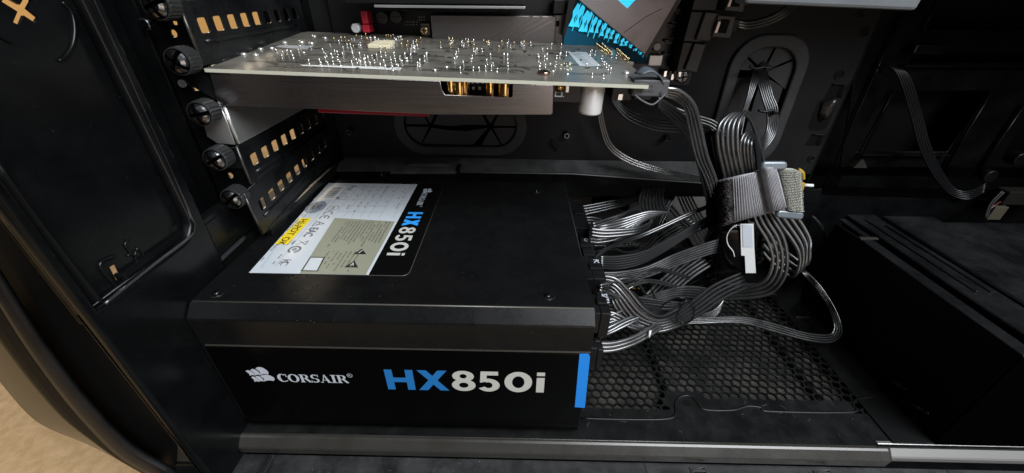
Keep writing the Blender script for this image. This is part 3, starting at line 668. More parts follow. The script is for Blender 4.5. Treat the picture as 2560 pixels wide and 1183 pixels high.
def serif_word(f, x0, x1, zb, zt, rev=False):
    """CORSAIR in a bracketed serif"""
    h = zt-zb; units = (1.0, 1.12, 1.02, .82, 1.06, .52, 1.05); tot = sum(units)+.06*6; s = (x1-x0)/tot; x = x0
    for ch, u in zip('CORSAIR', units):
        a, b = x, x+u*s; c = (a+b)/2; w_ = (b-a)/2; t = .22*s; th = .07*h; sf = .10*s
        if ch == 'C':
            f.ring(c+.04*s, zb+h/2, w_, h/2+.01, w_-t*1.25, h/2-th, 48, 312, dx=.05*s); f.poly([(b-.12*s, zt), (b-.02*s, zt), (b, zt-.36*h), (b-.08*s, zt-.36*h)]); f.poly([(b-.16*s, zb+.12*h), (b-.06*s, zb+.24*h), (b, zb+.24*h), (b-.1*s, zb+.05*h)])
        elif ch == 'O': f.ring(c, zb+h/2, w_, h/2+.01, w_-t*1.25, h/2-th)
        elif ch == 'I':
            f.rect(c-t*.6, zb, c+t*.6, zt).rect(a, zb, b, zb+th).rect(a, zt-th, b, zt)
        elif ch == 'R':
            f.rect(a+sf, zb, a+sf+t*1.2, zt).rect(a, zb, a+sf*2+t*1.2, zb+th).rect(a, zt-th, c, zt)
            f.ring(c, zt-h*.26, w_*.72, h*.26, w_*.72-t*1.1, h*.26-th, -95, 95); f.poly([(c-.08*s, zb+h*.5), (c+.2*s, zb+h*.5), (b+.02*s, zb+th), (b+.06*s, zb), (b-.2*s, zb)])
            f.rect(c-.1*s, zb+h*.46, c+.12*s, zb+h*.46+th)
        elif ch == 'S':
            f.ring(c, zt-h*.27, w_*.92, h*.28, w_*.92-t, h*.28-th*1.3, 35, 262); f.ring(c, zb+h*.27, w_*.95, h*.28, w_*.95-t, h*.28-th*1.3, -145, 85)
            f.rect(b-.1*s, zt-.3*h, b-.03*s, zt).rect(a+.02*s, zb, a+.09*s, zb+.3*h)
        elif ch == 'A':
            f.poly([(a+sf*1.4, zb), (a+sf*1.4+.07*s, zb), (c+.02*s, zt-.1*h), (c-.02*s, zt+.02*h)]); f.poly([(c-.06*s, zt+.02*h), (c+.06*s, zt+.02*h), (b-sf*.5, zb), (b-sf*.5-t*1.3, zb)])
            f.rect(c-.24*s, zb+.3*h, c+.14*s, zb+.3*h+th).rect(a, zb, a+sf*3, zb+th).rect(b-sf*3.6, zb, b+sf*.4, zb+th)
        x = b+.06*s
    return f
def sails(f, x0, zb, s):
    """three billowing sails above three more, leaning right"""
    def sail(x, z, w_, h, lean):
        top = [(x+lean+w_*t, z+h+.16*h*math.sin(math.pi*t)+.10*w_*t) for t in (0, .25, .5, .75, 1)]
        rgt = [(x+lean+w_*(1+.26*math.sin(math.pi*t))-lean*t, z+h*(1-t)+.1*w_) for t in (.3, .6, 1)]
        bot = [(x+w_*t, z+.16*h*math.sin(math.pi*t)+.1*w_*t) for t in (.66, .33, 0)]
        f.poly(top+rgt+bot+[(x+lean*.5+.22*w_, z+h*.5)])
    for x, w_, h, z in ((0, .24, .36, .50), (.27, .26, .42, .53), (.56, .40, .50, .58)): sail(x0+x*s, zb+z*s, w_*s, h*s, -.10*s)
    for x, w_, h, z in ((.08, .20, .36, .04), (.30, .24, .38, .06), (.56, .52, .42, .10)): sail(x0+x*s, zb+z*s, w_*s, h*s, -.06*s)
f = Flat(); sails(f, x_(628), 3.84, 1.0); f.build('sail_logo', M_WHITE, XZ(FYp), skin)
f = Flat(); serif_word(f, x_(693), x_(868), 3.94, 4.53); f.ring(x_(876), 4.52, .14, .14, .115, .115, n=16).text('R', x_(876)-.06, 4.46, .11, bold=.004); f.build('maker_name', M_WHITE, XZ(FYp), skin)
# ---- the big label on top
LM = XY(PT+.012)
def lp(px, py): return pxy(px, py, PT+.012)
X0, X1, Y0, Y1 = .62, 9.02, 2.70, 13.72; XW = 7.03
Lb = plate('label', [(X0+.35, Y0), (X1-.35, Y0)]+[(X1-.35+.35*math.sin(R(a)), Y0+.35-.35*math.cos(R(a))) for a in (30, 60, 90)]+[(X1-.02, Y1), (X0-.25, Y1)], [], LM, .02, M_LBLK, psu)
Flat().poly([(X0+.37, Y0+.02), (XW, Y0+.02), (XW, Y1-.02), (X0-.2, Y1-.02)]).build('white_field', M_LBLW, LM, Lb)
KX, KY = 3.0, 8.45
Flat().poly([(3.55, Y0+.03), (XW-.14, Y0+.03), (XW-.14, 8.12), (3.0, 8.45), (3.3, 5.2)]).build('khaki_field', M_LBLG, LM, Lb, lift=.008)
Flat().rect(.55, 10.9, 2.0, 13.2).build('barcode_sticker', M_PAPER, LM, Lb, lift=.008)
# local frame for rotated print: u runs toward the opening (-y), v toward +x
def LR(x, y): return frame((x, y, PT+.012), (0, -1, 0), (1, 0, 0))
f = Flat(); yy = 13.0; random.seed(3)
while yy > 11.25:
    w_ = random.choice((.03, .045, .07, .1)); f.rect(1.05, yy-w_, 1.75, yy); yy -= w_+random.choice((.035, .05, .08))
f.build('barcode', M_INK, LM, Lb, lift=.012)
f = Flat(); M0 = LR(0, 0)
def T(body, x, y, h, bold=.0, ws=1.0): f.text(body, -y, x, h, bold, ws)
T('F', 2.25, 13.3, .42, .02); T('CE', 2.22, 13.05, .3, .015, 1.1); f.ring(-9.75, 2.38, .36, .36, .32, .32); T('cUL', 2.27, 9.98, .22, .01)
f.ring(-9.0, 2.35, .3, .3, .22, .22, 60, 300).ring(-8.45, 2.35, .3, .3, .22, .22, 60, 300).rect(-8.65, 2.31, -8.4, 2.39)
f.line([(-8.0, 2.05), (-7.4, 2.05), (-7.7, 2.65), (-8.0, 2.05)], .05).ring(-7.7, 2.27, .13, .13, .09, .09)
T('EAC', 2.08, 7.25, .50, .02, .82)
f.line([(-5.75, 2.6), (-5.35, 2.1)], .04).line([(-5.35, 2.6), (-5.75, 2.1)], .04).rect(-5.75, 1.8, -5.35, 1.88).line([(-5.75, 2.6), (-5.35, 2.6)], .05).rect(-5.8, 1.55, -5.3, 1.65)
f.ring(-4.85, 2.25, .35, .35, .24, .24, 20, 340).ring(-4.85, 2.25, .12, .12, .05, .05); T('K', 2.1, 3.95, .5, .0); T('C', 2.2, 3.7, .38, .0)
T('A', 2.3, 11.95, .12); f.line([(-12.1, 2.12), (-11.75, 2.12), (-11.92, 2.5), (-12.1, 2.12)], .02)
f.line([(-11.5, 2.2), (-11.0, 2.2), (-11.0, 2.65), (-11.5, 2.65), (-11.5, 2.2)], .03); f.rect(-11.4, 2.0, -11.05, 2.15)
f.build('approval_marks', M_INK, M0, Lb, lift=.012)
f = Flat(); T('CORSAIR'[0:0] or ' ', 0, 0, .1); 
f.line([(-8.1, .75), (-3.2, 1.55-.2), (-3.2, 1.55)], .02).line([(-10.7, 1.75), (-3.3, 2.0)], .02).line([(-13.6, 2.05), (-8.6, 2.05)], .02)
for x in (2.85, 3.5, 4.0, 4.55, 5.05, 5.75, 6.65): f.line([(-13.5, x), (-8.55, x)], .018)
for y in (13.0, 11.9, 11.0, 10.1, 9.25): f.line([(-y, 2.9), (-y, 5.75)], .018)
def scribble(f, x0, x1, y0, y1, dx, seed, h=.09, dens=.8):
    """rows of unreadably small print as short dashes"""
    rs = random.Random(seed); x = x1
    while x > x0:
        y = y1; end = y0+(y1-y0)*rs.random()*.35
        while y > end:
            l = rs.uniform(.05, .28); 
            if rs.random() < dens: f.rect(-y, x-h/2, -(y-l), x+h/2)
            y -= l+.05
        x -= dx
for (xa, xb, ya, yb, dx, s_) in ((6.15, 6.5, 9.6, 12.9, .22, 1), (5.15, 5.6, 9.7, 12.6, .5, 2), (2.95, 3.3, 9.5, 13.3, .5, 3), (3.65, 3.9, 8.9, 13.3, 1, 4), (4.2, 4.4, 8.9, 13.3, 1, 5), (4.75, 4.95, 8.9, 13.3, 1, 6), (.98, 1.02, 3.2, 10.2, 1, 8), (.62, .85, 5, 10.3, .3, 9), (2.02, 2.1, 3.3, 4.4, .2, 10), (1.7, 1.8, 3.4, 4.6, .2, 11)):
    scribble(f, xa, xb, ya, yb, dx, s_, dens=.55)
f.build('table_print', M_INKL, M0, Lb, lift=.012)
f = Flat(); scribble(f, 3.8, 6.6, 5.2, 8.05, .205, 12, h=.08, dens=.93); scribble(f, 4.0, 5.9, 3.0, 4.75, .24, 14, h=.07, dens=.75); f.build('small_print', M_INKK, M0, Lb, lift=.014)
f = Flat(); f.line([(-4.15, 3.45), (-2.95, 3.55), (-2.95, 4.35), (-4.15, 4.2), (-4.15, 3.45)], .06); f.poly([(-5.05, 5.9), (-4.5, 5.62), (-4.5, 6.32)]).poly([(-3.9, 5.9), (-3.3, 5.6), (-3.3, 6.3)])
f.build('warning_marks', M_INKB, M0, Lb, lift=.014)
Flat().poly([(-4.1, 3.5), (-3.0, 3.6), (-3.0, 4.3), (-4.1, 4.15)]).build('warning_box', M_LBLW, M0, Lb, lift=.0125)
f = Flat(); f.poly([(-4.92, 5.97), (-4.6, 5.83), (-4.6, 5.9), (-4.9, 6.02)]).poly([(-3.75, 5.9), (-3.4, 5.8), (-3.55, 5.92), (-3.38, 6.02), (-3.6, 5.97)]); f.build('warning_glyphs', M_OFFW, M0, Lb, lift=.019)
Flat().rect(-8.35, .88, -5.35, 1.62).build('test_sticker', M_YEL, M0, Lb, lift=.014)
f = Flat(); f.text('HI-POT OK', -8.22, 1.04, .42, .006, 1.02); f.build('test_words', M_INKB, M0, Lb, lift=.019)
f = Flat(); f.poly(circ(-9.85, 1.18, .88, 36, .62)); f.build('passed_seal', M_SEAL, M0, Lb, lift=.010)
f = Flat(); f.text('Q.C', -10.18, 1.25, .26, .01); f.text('PASSED', -10.48, .92, .22, .012); f.build('passed_words', M_INKB, M0, Lb, lift=.019)
# name and model along the black edge of the label
M0b = LR(0, 0); zb, zt = 7.42, 8.38
f = Flat(); sansH(f, -9.35, -8.55, zb, zt, .24); sansX(f, -8.42, -7.6, zb, zt, .24); f.build('model_letters', mat('print_blue_bright', (.03, .30, .80), .4), M0b, Lb, lift=.012)
f = Flat(); sans8(f, -7.45, -6.72, zb, zt, .22); sans5(f, -6.6, -5.9, zb, zt, .22); sans0(f, -5.75, -4.85, zb, zt, .23); sansi(f, -4.68, -4.45, zb, zt, .2); f.build('model_digits', M_OFFW, M0b, Lb, lift=.012)
f = Flat(); sails(f, -12.95, 7.62, .62); f.build('sail_logo', M_WHITE, M0b, Lb, lift=.012)
f = Flat(); serif_word(f, -12.25, -10.35, 7.70, 8.08); f.ring(-10.2, 8.05, .08, .08, .06, .06, n=12); f.build('maker_name', M_WHITE, M0b, Lb, lift=.012)
le = [(X0+.4, Y0-.015), (X1-.35, Y0-.015)]+[(X1-.35+.36*math.sin(R(a)), Y0+.35-.36*math.cos(R(a))) for a in (20, 40, 60, 80)]+[(X1+.01, Y0+.5), (X1-.02, Y1)]
tube('label_edge', [(x, y, PT+.012) for x, y in le], .018, M_WORN, Lb, sub=1, n=5)
# screws on top
for px, py in ((541, 734), (1369, 740), (953, 437), (1340, 478)):
    x, y = pxy(px, py, PT); cyl('recess', (x+.05, y, PT+.004), (0, 0, 1), .30, .02, M_PSU, psu, n=6, smooth=False); s_ = cyl('screw', (x, y, PT+.05), (0, 0, 1), .15, .09, M_CHROME, psu, n=16, bev=.03)
    box('screw_slot', (x-.09, y-.02, PT+.09), (x+.09, y+.02, PT+.101), M_DARK, s_); tube('recess_rim', [(x+.05+.31*math.cos(R(a)), y+.31*math.sin(R(a)), PT+.008) for a in range(-150, 60, 60)], .014, M_RAIL, psu, sub=1)
# modular sockets on the end face, plugs in them
def sock(y0, y1, z0, z1, d, nm='socket', m=M_PLAS): return box(nm, (PS1+.002, y0, z0), (PS1+d, y1, z1), m, psu, bev=.04)
sock(.6, 13.8, .8, 8.2, .08, 'socket_panel')
for i, (y0, y1, z0, z1) in enumerate(((1.0, 2.3, 6.6, 7.9), (.5, 1.9, 4.6, 6.1), (3.3, 5.4, 6.9, 8.15), (2.6, 4.2, 4.6, 6.3), (6.0, 8.0, 5.0, 6.4), (9.0, 13.2, 6.5, 7.9), (6.5, 12.8, 3.0, 4.6), (1.0, 4.0, 1.5, 3.2))):
    s_ = sock(y0, y1, z0, z1, .45)
# ================================================================ plugs
def plug(label, y0, y1, z0, z1, d0, d1, mark=None, latch=True):
    t = thing('cable_plug', label, 'plug', (PS1+d0, (y0+y1)/2, z0), 'black plugs in the end of the power supply')
    b = box('shell', (PS1+d0, y0, z0), (PS1+d1, y1, z1), M_PLAS, t, bev=.05)
    if latch: box('latch', (PS1+d0-.1, (y0+y1)/2-.25, z1+.005), (PS1+d1-.1, (y0+y1)/2+.25, z1+.16), M_PLAS, t, bev=.04)
    n_ = max(2, int((y1-y0)/.42))
    for k in range(n_): box('wire_hole', (PS1+d1-.02, y0+(k+.3)*(y1-y0)/n_, z0+.2), (PS1+d1+.03, y0+(k+.8)*(y1-y0)/n_, z1-.2), M_TAPE, t)
    if mark:
        f = Flat(); h = min(.28, (z1-z0)*.3); f.text(mark, .08, .12, h, .012, .8); f.build('mark', M_WHITE, frame((PS1+d0+.15, y1-.1, z1+.006), (0, -1, 0), (1, 0, 0)), b)
    return t
plug('plug marked with white letters beside the graphics cable end of the power supply', 3.4, 5.3, 7.0, 8.1, .46, 1.15, 'PCIE')
plug('front plug at the right corner of the power supply top', 1.0, 2.6, 6.3, 7.9, .46, .95, 'SATA')
plug('low plug beside the blue stripe', .5, 1.8, 4.7, 6.0, .46, .75)
plug('rear plug carrying the wide flat main cable', 9.1, 13.0, 6.5, 7.8, .46, 1.2, None)
plug('rear plug with small white letters facing up', 6.6, 8.6, 5.9, 7.4, .46, 1.2, 'CPU')
plug('deep plug behind the marked corner plug', 2.7, 4.1, 4.7, 6.2, .46, 1.0)

# ================================================================ graphics card
GO = PY(510, 171, 5.9); GB = PY(1622, 213, 5.9); GC = PY(1080, 91, 15.8)
gn = (GB-GO).cross(GC-GO).normalized()
gx = (GB-GO).normalized(); gy = gn.cross(gx).normalized()
GM = Matrix(((gx.x, gy.x, gn.x, GO.x), (gx.y, gy.y, gn.y, GO.y), (gx.z, gy.z, gn.z, GO.z), (0, 0, 0, 1))); GI = GM.inverted()
def gl(px, py):
    v = GI @ onpl(px, py, GO, gn); return (v.x, v.y)
def gv(px, py, y):      # pixel on the plane local y = const (front faces)
    v = GI @ onpl(px, py, GM @ Vector((0, y, 0)), gy); return v
GL = (GB-GO).length
gpu = thing('graphics_card', 'graphics card lying flat with its bare board and solder side up', 'graphics card', GO)
ra = gl(1585, 128)
outl = [(0, 0), (GL, 0), (GL-.15, 1.2), (ra[0], ra[1]) if 0 else (GL+.1, 2.6), (GL-.1, 9.9), (.35, 9.9), (.0, 9.5)]
pcb = plate('board', outl, [], GM, .16, M_PCB, gpu)
pe = plate('board_rim', outl, [], GM @ Matrix.Translation((0, -.012, -.02)), .14, M_PCBE, gpu)
box('board_rim', (0, -.03, -.155), (GL, -.012, -.004), M_PCBE, pe, M=GM)
def Gm(x, y, z=0): return GM @ Matrix.Translation((x, y, z))
# shroud: brushed front band with a window cut in it
SY = -.02
sh = [gv(523, 180, SY), gv(545, 262, SY), gv(1100, 287, SY), gv(1380, 287, SY), gv(1383, 211, SY)]
so = [(sh[0].x, -.17), (sh[1].x, sh[1].z), (sh[2].x, sh[2].z), (sh[3].x-.05, sh[3].z), (sh[3].x+.02, sh[3].z+.07), (sh[4].x, -.17)]
w0 = gv(1100, 200, SY); w1 = gv(1281, 244, SY); wb = [(w0.x, -.171), (w0.x+.05, w1.z+.22), (w0.x+.17, w1.z), (w1.x-.06, w1.z), (w1.x, w1.z+.06), (w1.x, -.171)]
so2 = so[:1]+[so[1], so[2], so[3], so[4], so[5], (w1.x, -.17)]+[(wb[4][0], wb[4][1]), (wb[3][0], wb[3][1]), (wb[2][0], wb[2][1]), (wb[1][0], wb[1][1]), (w0.x, -.17)]
GF = GM @ frame((0, SY, 0), (1, 0, 0), (0, 0, 1))
shroud = plate('shroud_band', so2, [], GF, .07, M_ALU, gpu, bev=.015)
zbm = so[2][1]; 
lowr = hull('shroud_underside', [GM @ Vector(v) for v in ((so[1][0], SY, so[1][1]-.0), (so[3][0], SY+.05, so[3][1]), (so[3][0], 9.2, so[3][1]), (so[1][0], 9.2, so[1][1]), (so[1][0], SY+.08, so[1][1]+.06), (so[3][0], SY+.08, so[3][1]+.06), (so[3][0], 9.2, so[3][1]+.06), (so[1][0], 9.2, so[1][1]+.06))], M_PLAS, gpu)
box('heatsink_block', (.8, 1.4, -1.35), (15.2, 9.0, -.3), M_DARK, gpu, M=GM)
box('shroud_end', (so[3][0]-.06, .05, so[3][1]+.02), (so[3][0], 4.5, -.5), M_ALU, gpu, M=GM)
f = Flat(); z0 = sh[0].z-.17
cu_h = .62
# faint emblem cut into the band: four stencil letters
bx = gv(622, 250, SY); ex = gv(792, 210, SY); s = (ex.x-bx.x)/4.2; zz0 = bx.z+.02; hh = .62
f.poly([(bx.x, zz0), (bx.x+.22, zz0), (bx.x+s*.75, zz0+hh*.8), (bx.x+s*.75, zz0), (bx.x+s*.98, zz0), (bx.x+s*.98, zz0+hh), (bx.x+s*.62, zz0+hh)])
for k, seg in ((1, 's'), (2, 'u'), (3, 's')):
    a = bx.x+s*(k+.08)*1.03; b = a+s*.86; t = .15
    if seg == 's': f.rect(a, zz0+hh-t, b, zz0+hh).rect(a, zz0+hh/2-t/2, b, zz0+hh/2+t/2).rect(a, zz0, b, zz0+t).rect(a, zz0+hh/2, a+t*1.2, zz0+hh).rect(b-t*1.2, zz0, b, zz0+hh/2)
    else: f.rect(a, zz0, a+t*1.3, zz0+hh).rect(b-t*1.3, zz0, b, zz0+hh).rect(a, zz0, b, zz0+t)
f.build('stencil_mark', mat('stencil_dark', (.345, .322, .317), .31, 1.0), GF, shroud, lift=.002)
for px, py in ((570, 183), (1338, 208)):
    v = gv(px, py, SY); box('slit', (v.x-.02, SY-.002, v.z-.12), (v.x+.03, SY+.03, v.z+.08), M_DARK, shroud, M=GM)
tube('seam_line', [GM @ gv(520, 184, SY-.003), GM @ gv(568, 186, SY-.003)], .02, M_DARK, shroud, sub=1)
# gold capacitors in the window
for px, r_, dy in ((1132, .27, .95), (1150, .29, .45), (1163, .25, .8), (1227, .23, .9), (1262, .30, .5)):
    v = gv(px, 225, dy+.1); t = cyl('gold_capacitor', GM @ Vector((v.x, dy*.35+.22, -.80)), gn, r_, 1.25, M_CAPG, gpu, n=24, bev=.05)
    tube('capacitor_band', [GM @ Vector((v.x+(r_+.003)*math.cos(R(a)), dy*.35+.22-(r_+.003)*math.sin(R(a)), z)) for a, z in ((60, -.4), (60, -.9), (60, -1.3))], .04, mat('band_brown', (.16, .07, .015), .4), t, sub=1)
for k in range(6):
    v = gv(1181+k*13, 205, .75); box('board_contact', (v.x-.05, .8, v.z-.1), (v.x+.05, .86, v.z), M_SOLD, gpu, M=GM)
for k in range(4):
    v = gv(1183+k*16, 217, .75); box('board_contact', (v.x-.06, .8, v.z-.16), (v.x+.06, .86, v.z-.02), M_SOLD, gpu, M=GM)
box('choke', (gv(1178, 225, .9).x, .95, -1.3), (gv(1240, 225, .9).x, 1.5, -.2), M_PLAS, gpu, M=GM, bev=.05)
v = gv(1400, 213, .5); cyl('gold_capacitor', GM @ Vector((v.x, .55, -.36)), gn, .2, .4, M_CAPG, gpu, n=20)
# white marking under the board, big silver capacitor, sockets
v = gv(1397, 231, .45); b_ = box('small_board', (v.x-.35, .5, v.z-.45), (v.x+1.0, .58, -.2), M_MB, gpu, M=GM)
f = Flat(); x, z = v.x, v.z
f.line([(x-.15, z-.2), (x+.15, z-.2), (x+.18, z+.2), (x-.12, z+.2), (x-.15, z-.2)], .05).line([(x-.15, z), (x+.15, z)], .045).ring(x+.24, z-.2, .03, .03, .0, .0, n=8); f.build('digit_print', M_WHITE, GM @ frame((0, .495, 0), (1, 0, 0), (0, 0, 1)), b_)
box('small_chip', (v.x+.32, .44, v.z+.02), (v.x+.45, .5, v.z+.3), M_SOLD, gpu, M=GM)
v = gv(1482, 240, .75); cx_ = v.x
wc = cyl('silver_capacitor', GM @ Vector((cx_, .95, -.98)), gn, .56, 1.35, M_CAPW, gpu, n=36, bev=.10)
cyl('rubber_seat', GM @ Vector((cx_, .95, -.25)), gn, .60, .22, M_CAPW, wc, n=30, bev=.05)
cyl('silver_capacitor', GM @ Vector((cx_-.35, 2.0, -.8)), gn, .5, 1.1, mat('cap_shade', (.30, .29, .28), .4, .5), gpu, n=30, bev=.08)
a = gv(1530, 240, .6); b2 = gv(1575, 240, .6)
box('power_socket', (a.x, .7, -.95), (b2.x+.1, 2.2, -.17), M_PLAS, gpu, M=GM, bev=.04)
box('power_socket', (b2.x+.12, .3, -.75), (GL+.35, 1.9, -.17), M_PLAS, gpu, M=GM, bev=.04)
v = gv(1552, 242, .55); box('socket_window', (v.x-.1, .6, v.z-.17), (v.x+.1, .7, v.z+.1), M_SOLD, gpu, M=GM)
# red cooler trim below the band
a = gv(792, 278, .4); b2 = gv(1113, 284, .4); 
box('red_trim', (a.x, .45, so[2][1]-.30), (b2.x-.8, 8.0, so[2][1]-.01), M_RED, gpu, M=GM, bev=.05)
box('red_trim', (b2.x-.72, .9, so[2][1]-.22), (b2.x+.15, 6.0, so[2][1]-.01), M_RED, gpu, M=GM, bev=.05)
box('dark_trim', (b2.x+.3, 2.2, so[2][1]-.26), (b2.x+3.6, 8.0, so[2][1]-.01), M_PLAS, gpu, M=GM, bev=.05)
tube('fan_wire', [GM @ Vector(v) for v in ((15.1, 1.2, so[2][1]-.05), (14.6, 2.2, so[2][1]-.3), (13.4, 2.6, so[2][1]-.35), (12.5, 3.4, so[2][1]-.2))], .11, M_PLAS, gpu)
# silver slot bracket, second slot
zt_ = PX(556, 262, .3).z; br = plate('bracket', [(6.22, 14.07), (16.5, 14.15), (16.5, 16.9), (6.22, zt_+1.2)], [], YZ(.36), .08, M_SILV, gpu, bev=.02)
tube('bracket_fold', [(.30, 6.22, 14.12), (.30, 6.22, 16.1)], .10, M_SILV, br, sub=1, n=10)
plate('bracket_tab', [(-1.0, 14.5), (-.62, 14.15), (.25, 14.1), (.25, 16.05), (-1.15, 16.05), (-1.22, 15.35), (-.98, 15.38), (-.92, 15.1)], [], XZ(6.02), .09, M_SILV, br, bev=.02)
plate('bracket_tab', [(-1.0, 17.0), (.2, 16.2), (.2, 17.6), (-1.1, 18.5)], [], XZ(6.06), .08, M_COVER, br)
cyl('tab_end', (-1.12, 6.0, 16.98), (0, 1, 0), .17, .1, M_SILV, br, n=14)
# solder pins, read off the board one by one
C2 = [(557,355),(625,355),(735,300),(722,390),(670,300),(790,395),(800,405),(825,375),(843,405),(830,345),(812,320),(865,350),(880,330),(898,365),(915,400),(933,352),(900,335),(935,315),(958,290),(978,290),(995,350),(992,405),(1017,385),(1040,405),(1062,390),(1072,408),(1100,405),(1088,375),(1110,355),(1065,355),(1160,422),(1195,425),(1187,400),(1225,365),(1245,350),(1280,360),(1315,355),(1230,400),(1258,395),(1297,400),(1237,430),(1275,430),(1328,372),(1348,355),(1350,315),(1370,315),(1390,295),(1435,372),(1445,358),(1390,425),(1402,405),(1533,275),(920,245),(945,245),(985,250),(1000,248),(1045,235),(1070,222),(1015,232),(1080,248),(1100,252),(1125,252),(1150,252),(1195,228),(1210,228),(1225,232),(1240,228),(1262,262),(1275,248),(1290,238),(525,325),(560,330),(588,328),(615,332),(660,322),(1035,350),(1125,385),(1140,360),(1165,345)]
C3 = [(252,290),(108,295),(95,305),(70,318),(83,310),(5,245),(30,355),(68,355),(8,385),(42,372),(150,372),(165,352),(108,415),(122,395),(345,352),(337,385),(350,345),(392,405),(445,355),(558,355),(640,355),(662,360),(665,425),(663,385),(372,445),(450,430),(488,435),(527,435),(537,395),(562,432),(575,402),(598,438),(850,345),(853,375),(862,405),(888,370),(895,412),(860,425),(983,355),(990,350),(930,292),(993,292),(745,275),(1170,335),(1180,325),(1200,335),(1150,410),(1215,415),(1240,358),(1247,375),(1258,395),(1270,412),(1282,425),(1295,445),(1330,355),(1302,352),(1183,470),(1253,480),(300,245),(380,280),(420,275),(455,265),(515,262),(545,268),(628,268),(660,280),(700,275)]
gp = [(480+x/2.464, y/2.464) for x, y in C2]+[(1000+x/2.464, y/2.464) for x, y in C3]
rs = random.Random(5)
def pin_mesh(h, r_):
    bm = bmesh.new(); bmesh.ops.create_cone(bm, cap_ends=True, segments=8, radius1=r_, radius2=r_*.42, depth=h)
    for v in bm.verts: v.co.z += h/2
    bmesh.ops.create_cone(bm, cap_ends=False, segments=8, radius1=r_*1.9, radius2=r_*.9, depth=.05)
    me = bpy.data.meshes.new('solder_pin'); bm.to_mesh(me); bm.free()
    for p in me.polygons: p.use_smooth = True
    return me
PINS = []
for h, r_, m in ((.22, .042, M_SOLD), (.28, .045, M_SOLD), (.17, .036, M_SOLD), (.22, .045, M_GOLDP)):
    me = pin_mesh(h, r_); me.materials.append(m); PINS.append(me)
def pin(px, py, me):
    x, y = gl(px, py+1.5)
    if y < .12: y = .12
    if y > 9.8: return
    o = bpy.data.objects.new('solder_pin', me); COL.objects.link(o); o.parent = gpu; o.matrix_parent_inverse = Matrix.Translation(-gpu.location)
    o.matrix_basis = GM @ Matrix.Translation((x, y, .005)) @ Matrix.Rotation(rs.uniform(-.12, .12), 4, 'X') @ Matrix.Rotation(rs.uniform(-.12, .12), 4, 'Y')
for px, py in gp:
    back = py < 112; pin(px, py, PINS[3] if back and rs.random() < .5 else rs.choice(PINS[:3]))
for i in range(70):      # the denser small pins further back
    px = rs.choice((rs.uniform(830, 960), rs.uniform(960, 1060), rs.uniform(1120, 1230), rs.uniform(1240, 1420), rs.uniform(760, 1400))); pin(px, rs.uniform(98, 128), PINS[2] if rs.random() < .6 else PINS[3])
for i in range(12): pin(rs.choice((rs.uniform(820, 1040), rs.uniform(1120, 1240), rs.uniform(1340, 1420))), rs.uniform(125, 168), rs.choice(PINS[:3]))
for i in range(12):
    t = i/11; 
    for (a, b_) in (((1487, 112), (1515, 134)), ((1500, 110), (1528, 138)), ((1541, 128), (1570, 154))): pin(a[0]+(b_[0]-a[0])*t, a[1]+(b_[1]-a[1])*t, PINS[3])
def blob(px, py, r_, m=M_SOLD, sq=.55):
    x, y = gl(px, py); bm = bmesh.new(); bmesh.ops.create_uvsphere(bm, u_segments=14, v_segments=8, radius=r_)
    for v in bm.verts: v.co.z *= sq
    bm.transform(Gm(x, y, r_*.2)); finish('solder_blob', bm, m, gpu, True)
for px, py, r_ in ((610, 137, .16), (652, 124, .15), (680, 122, .15), (640, 139, .17), (712, 108, .18), (754, 107, .2), (779, 110, .18), (786, 92, .15), (813, 96, .15), (1564, 184, .20), (1087, 176, .12), (1116, 169, .12), (760, 132, .1), (1375, 160, .08), (1368, 177, .1), (1382, 179, .1), (1418, 186, .1)): blob(px, py, r_)
for k in range(22): blob(rs.uniform(1378, 1430), rs.uniform(155, 178), rs.uniform(.03, .06), rs.choice((M_SOLD, M_CREAM)))
for px, py, m in ((546, 154, M_COPS), (1360, 185, M_COPS)):
    x, y = gl(px, py); s_ = cyl('board_screw', Gm(x, y, .07) @ Vector((0, 0, 0)), gn, .30, .14, m, gpu, n=24, bev=.05); box('cross', (x-.16, y-.03, .13), (x+.16, y+.03, .148), M_DARK, s_, M=GM); box('cross', (x-.03, y-.16, .13), (x+.03, y+.16, .149), M_DARK, s_, M=GM)
Vs, Fs = [], []
for k in range(60):
    x, y = rs.choice((rs.uniform(6, 12), rs.uniform(13, GL-2), rs.uniform(2, GL-1))), rs.uniform(.5, 9.3); a_, b2_ = rs.choice(((.10, .05), (.05, .10), (.12, .08))); h_ = .05
    b0 = len(Vs); Vs += [GM @ Vector((x+sx*a_, y+sy*b2_, z_)) for z_ in (.0, h_) for sx, sy in ((-1, -1), (1, -1), (1, 1), (-1, 1))]
    Fs += [(b0+4, b0+5, b0+6, b0+7), (b0, b0+1, b0+5, b0+4), (b0+1, b0+2, b0+6, b0+5), (b0+2, b0+3, b0+7, b0+6), (b0+3, b0, b0+4, b0+7)]
o = mk('tiny_components', Vs, Fs, mat('component_grey', (.05, .048, .045), .35, .3), gpu); o['kind'] = 'stuff'
f = Flat()
for k in range(70):     # copper tracks under the lacquer
    x, y = rs.uniform(.6, GL-3), rs.uniform(.4, 9); l1, l2 = rs.uniform(.4, 2.2), rs.uniform(-.6, .6)
    for j in range(rs.choice((1, 2, 4))): f.line([(x, y+j*.09), (x+l1, y+j*.09), (x+l1+abs(l2), min(9.6, max(.2, y+j*.09+l2)))], .03)
f.build('board_print', mat('track_dark', (.035, .036, .033), .25, spec=.8), GM, pcb, lift=.003)
def decal(nm, pts, m, z=.006):
    f = Flat(); f.poly([gl(*p) for p in pts]); return f.build(nm, m, GM, pcb, lift=z)
decal('white_strip', ((750, 163), (756, 166), (1000, 177), (1005, 171), (990, 169)), M_PAPER, .02)
decal('grey_sticker', ((688, 118), (700, 113), (778, 115), (768, 124)), mat('sticker_dim', (.36, .37, .38), .4))
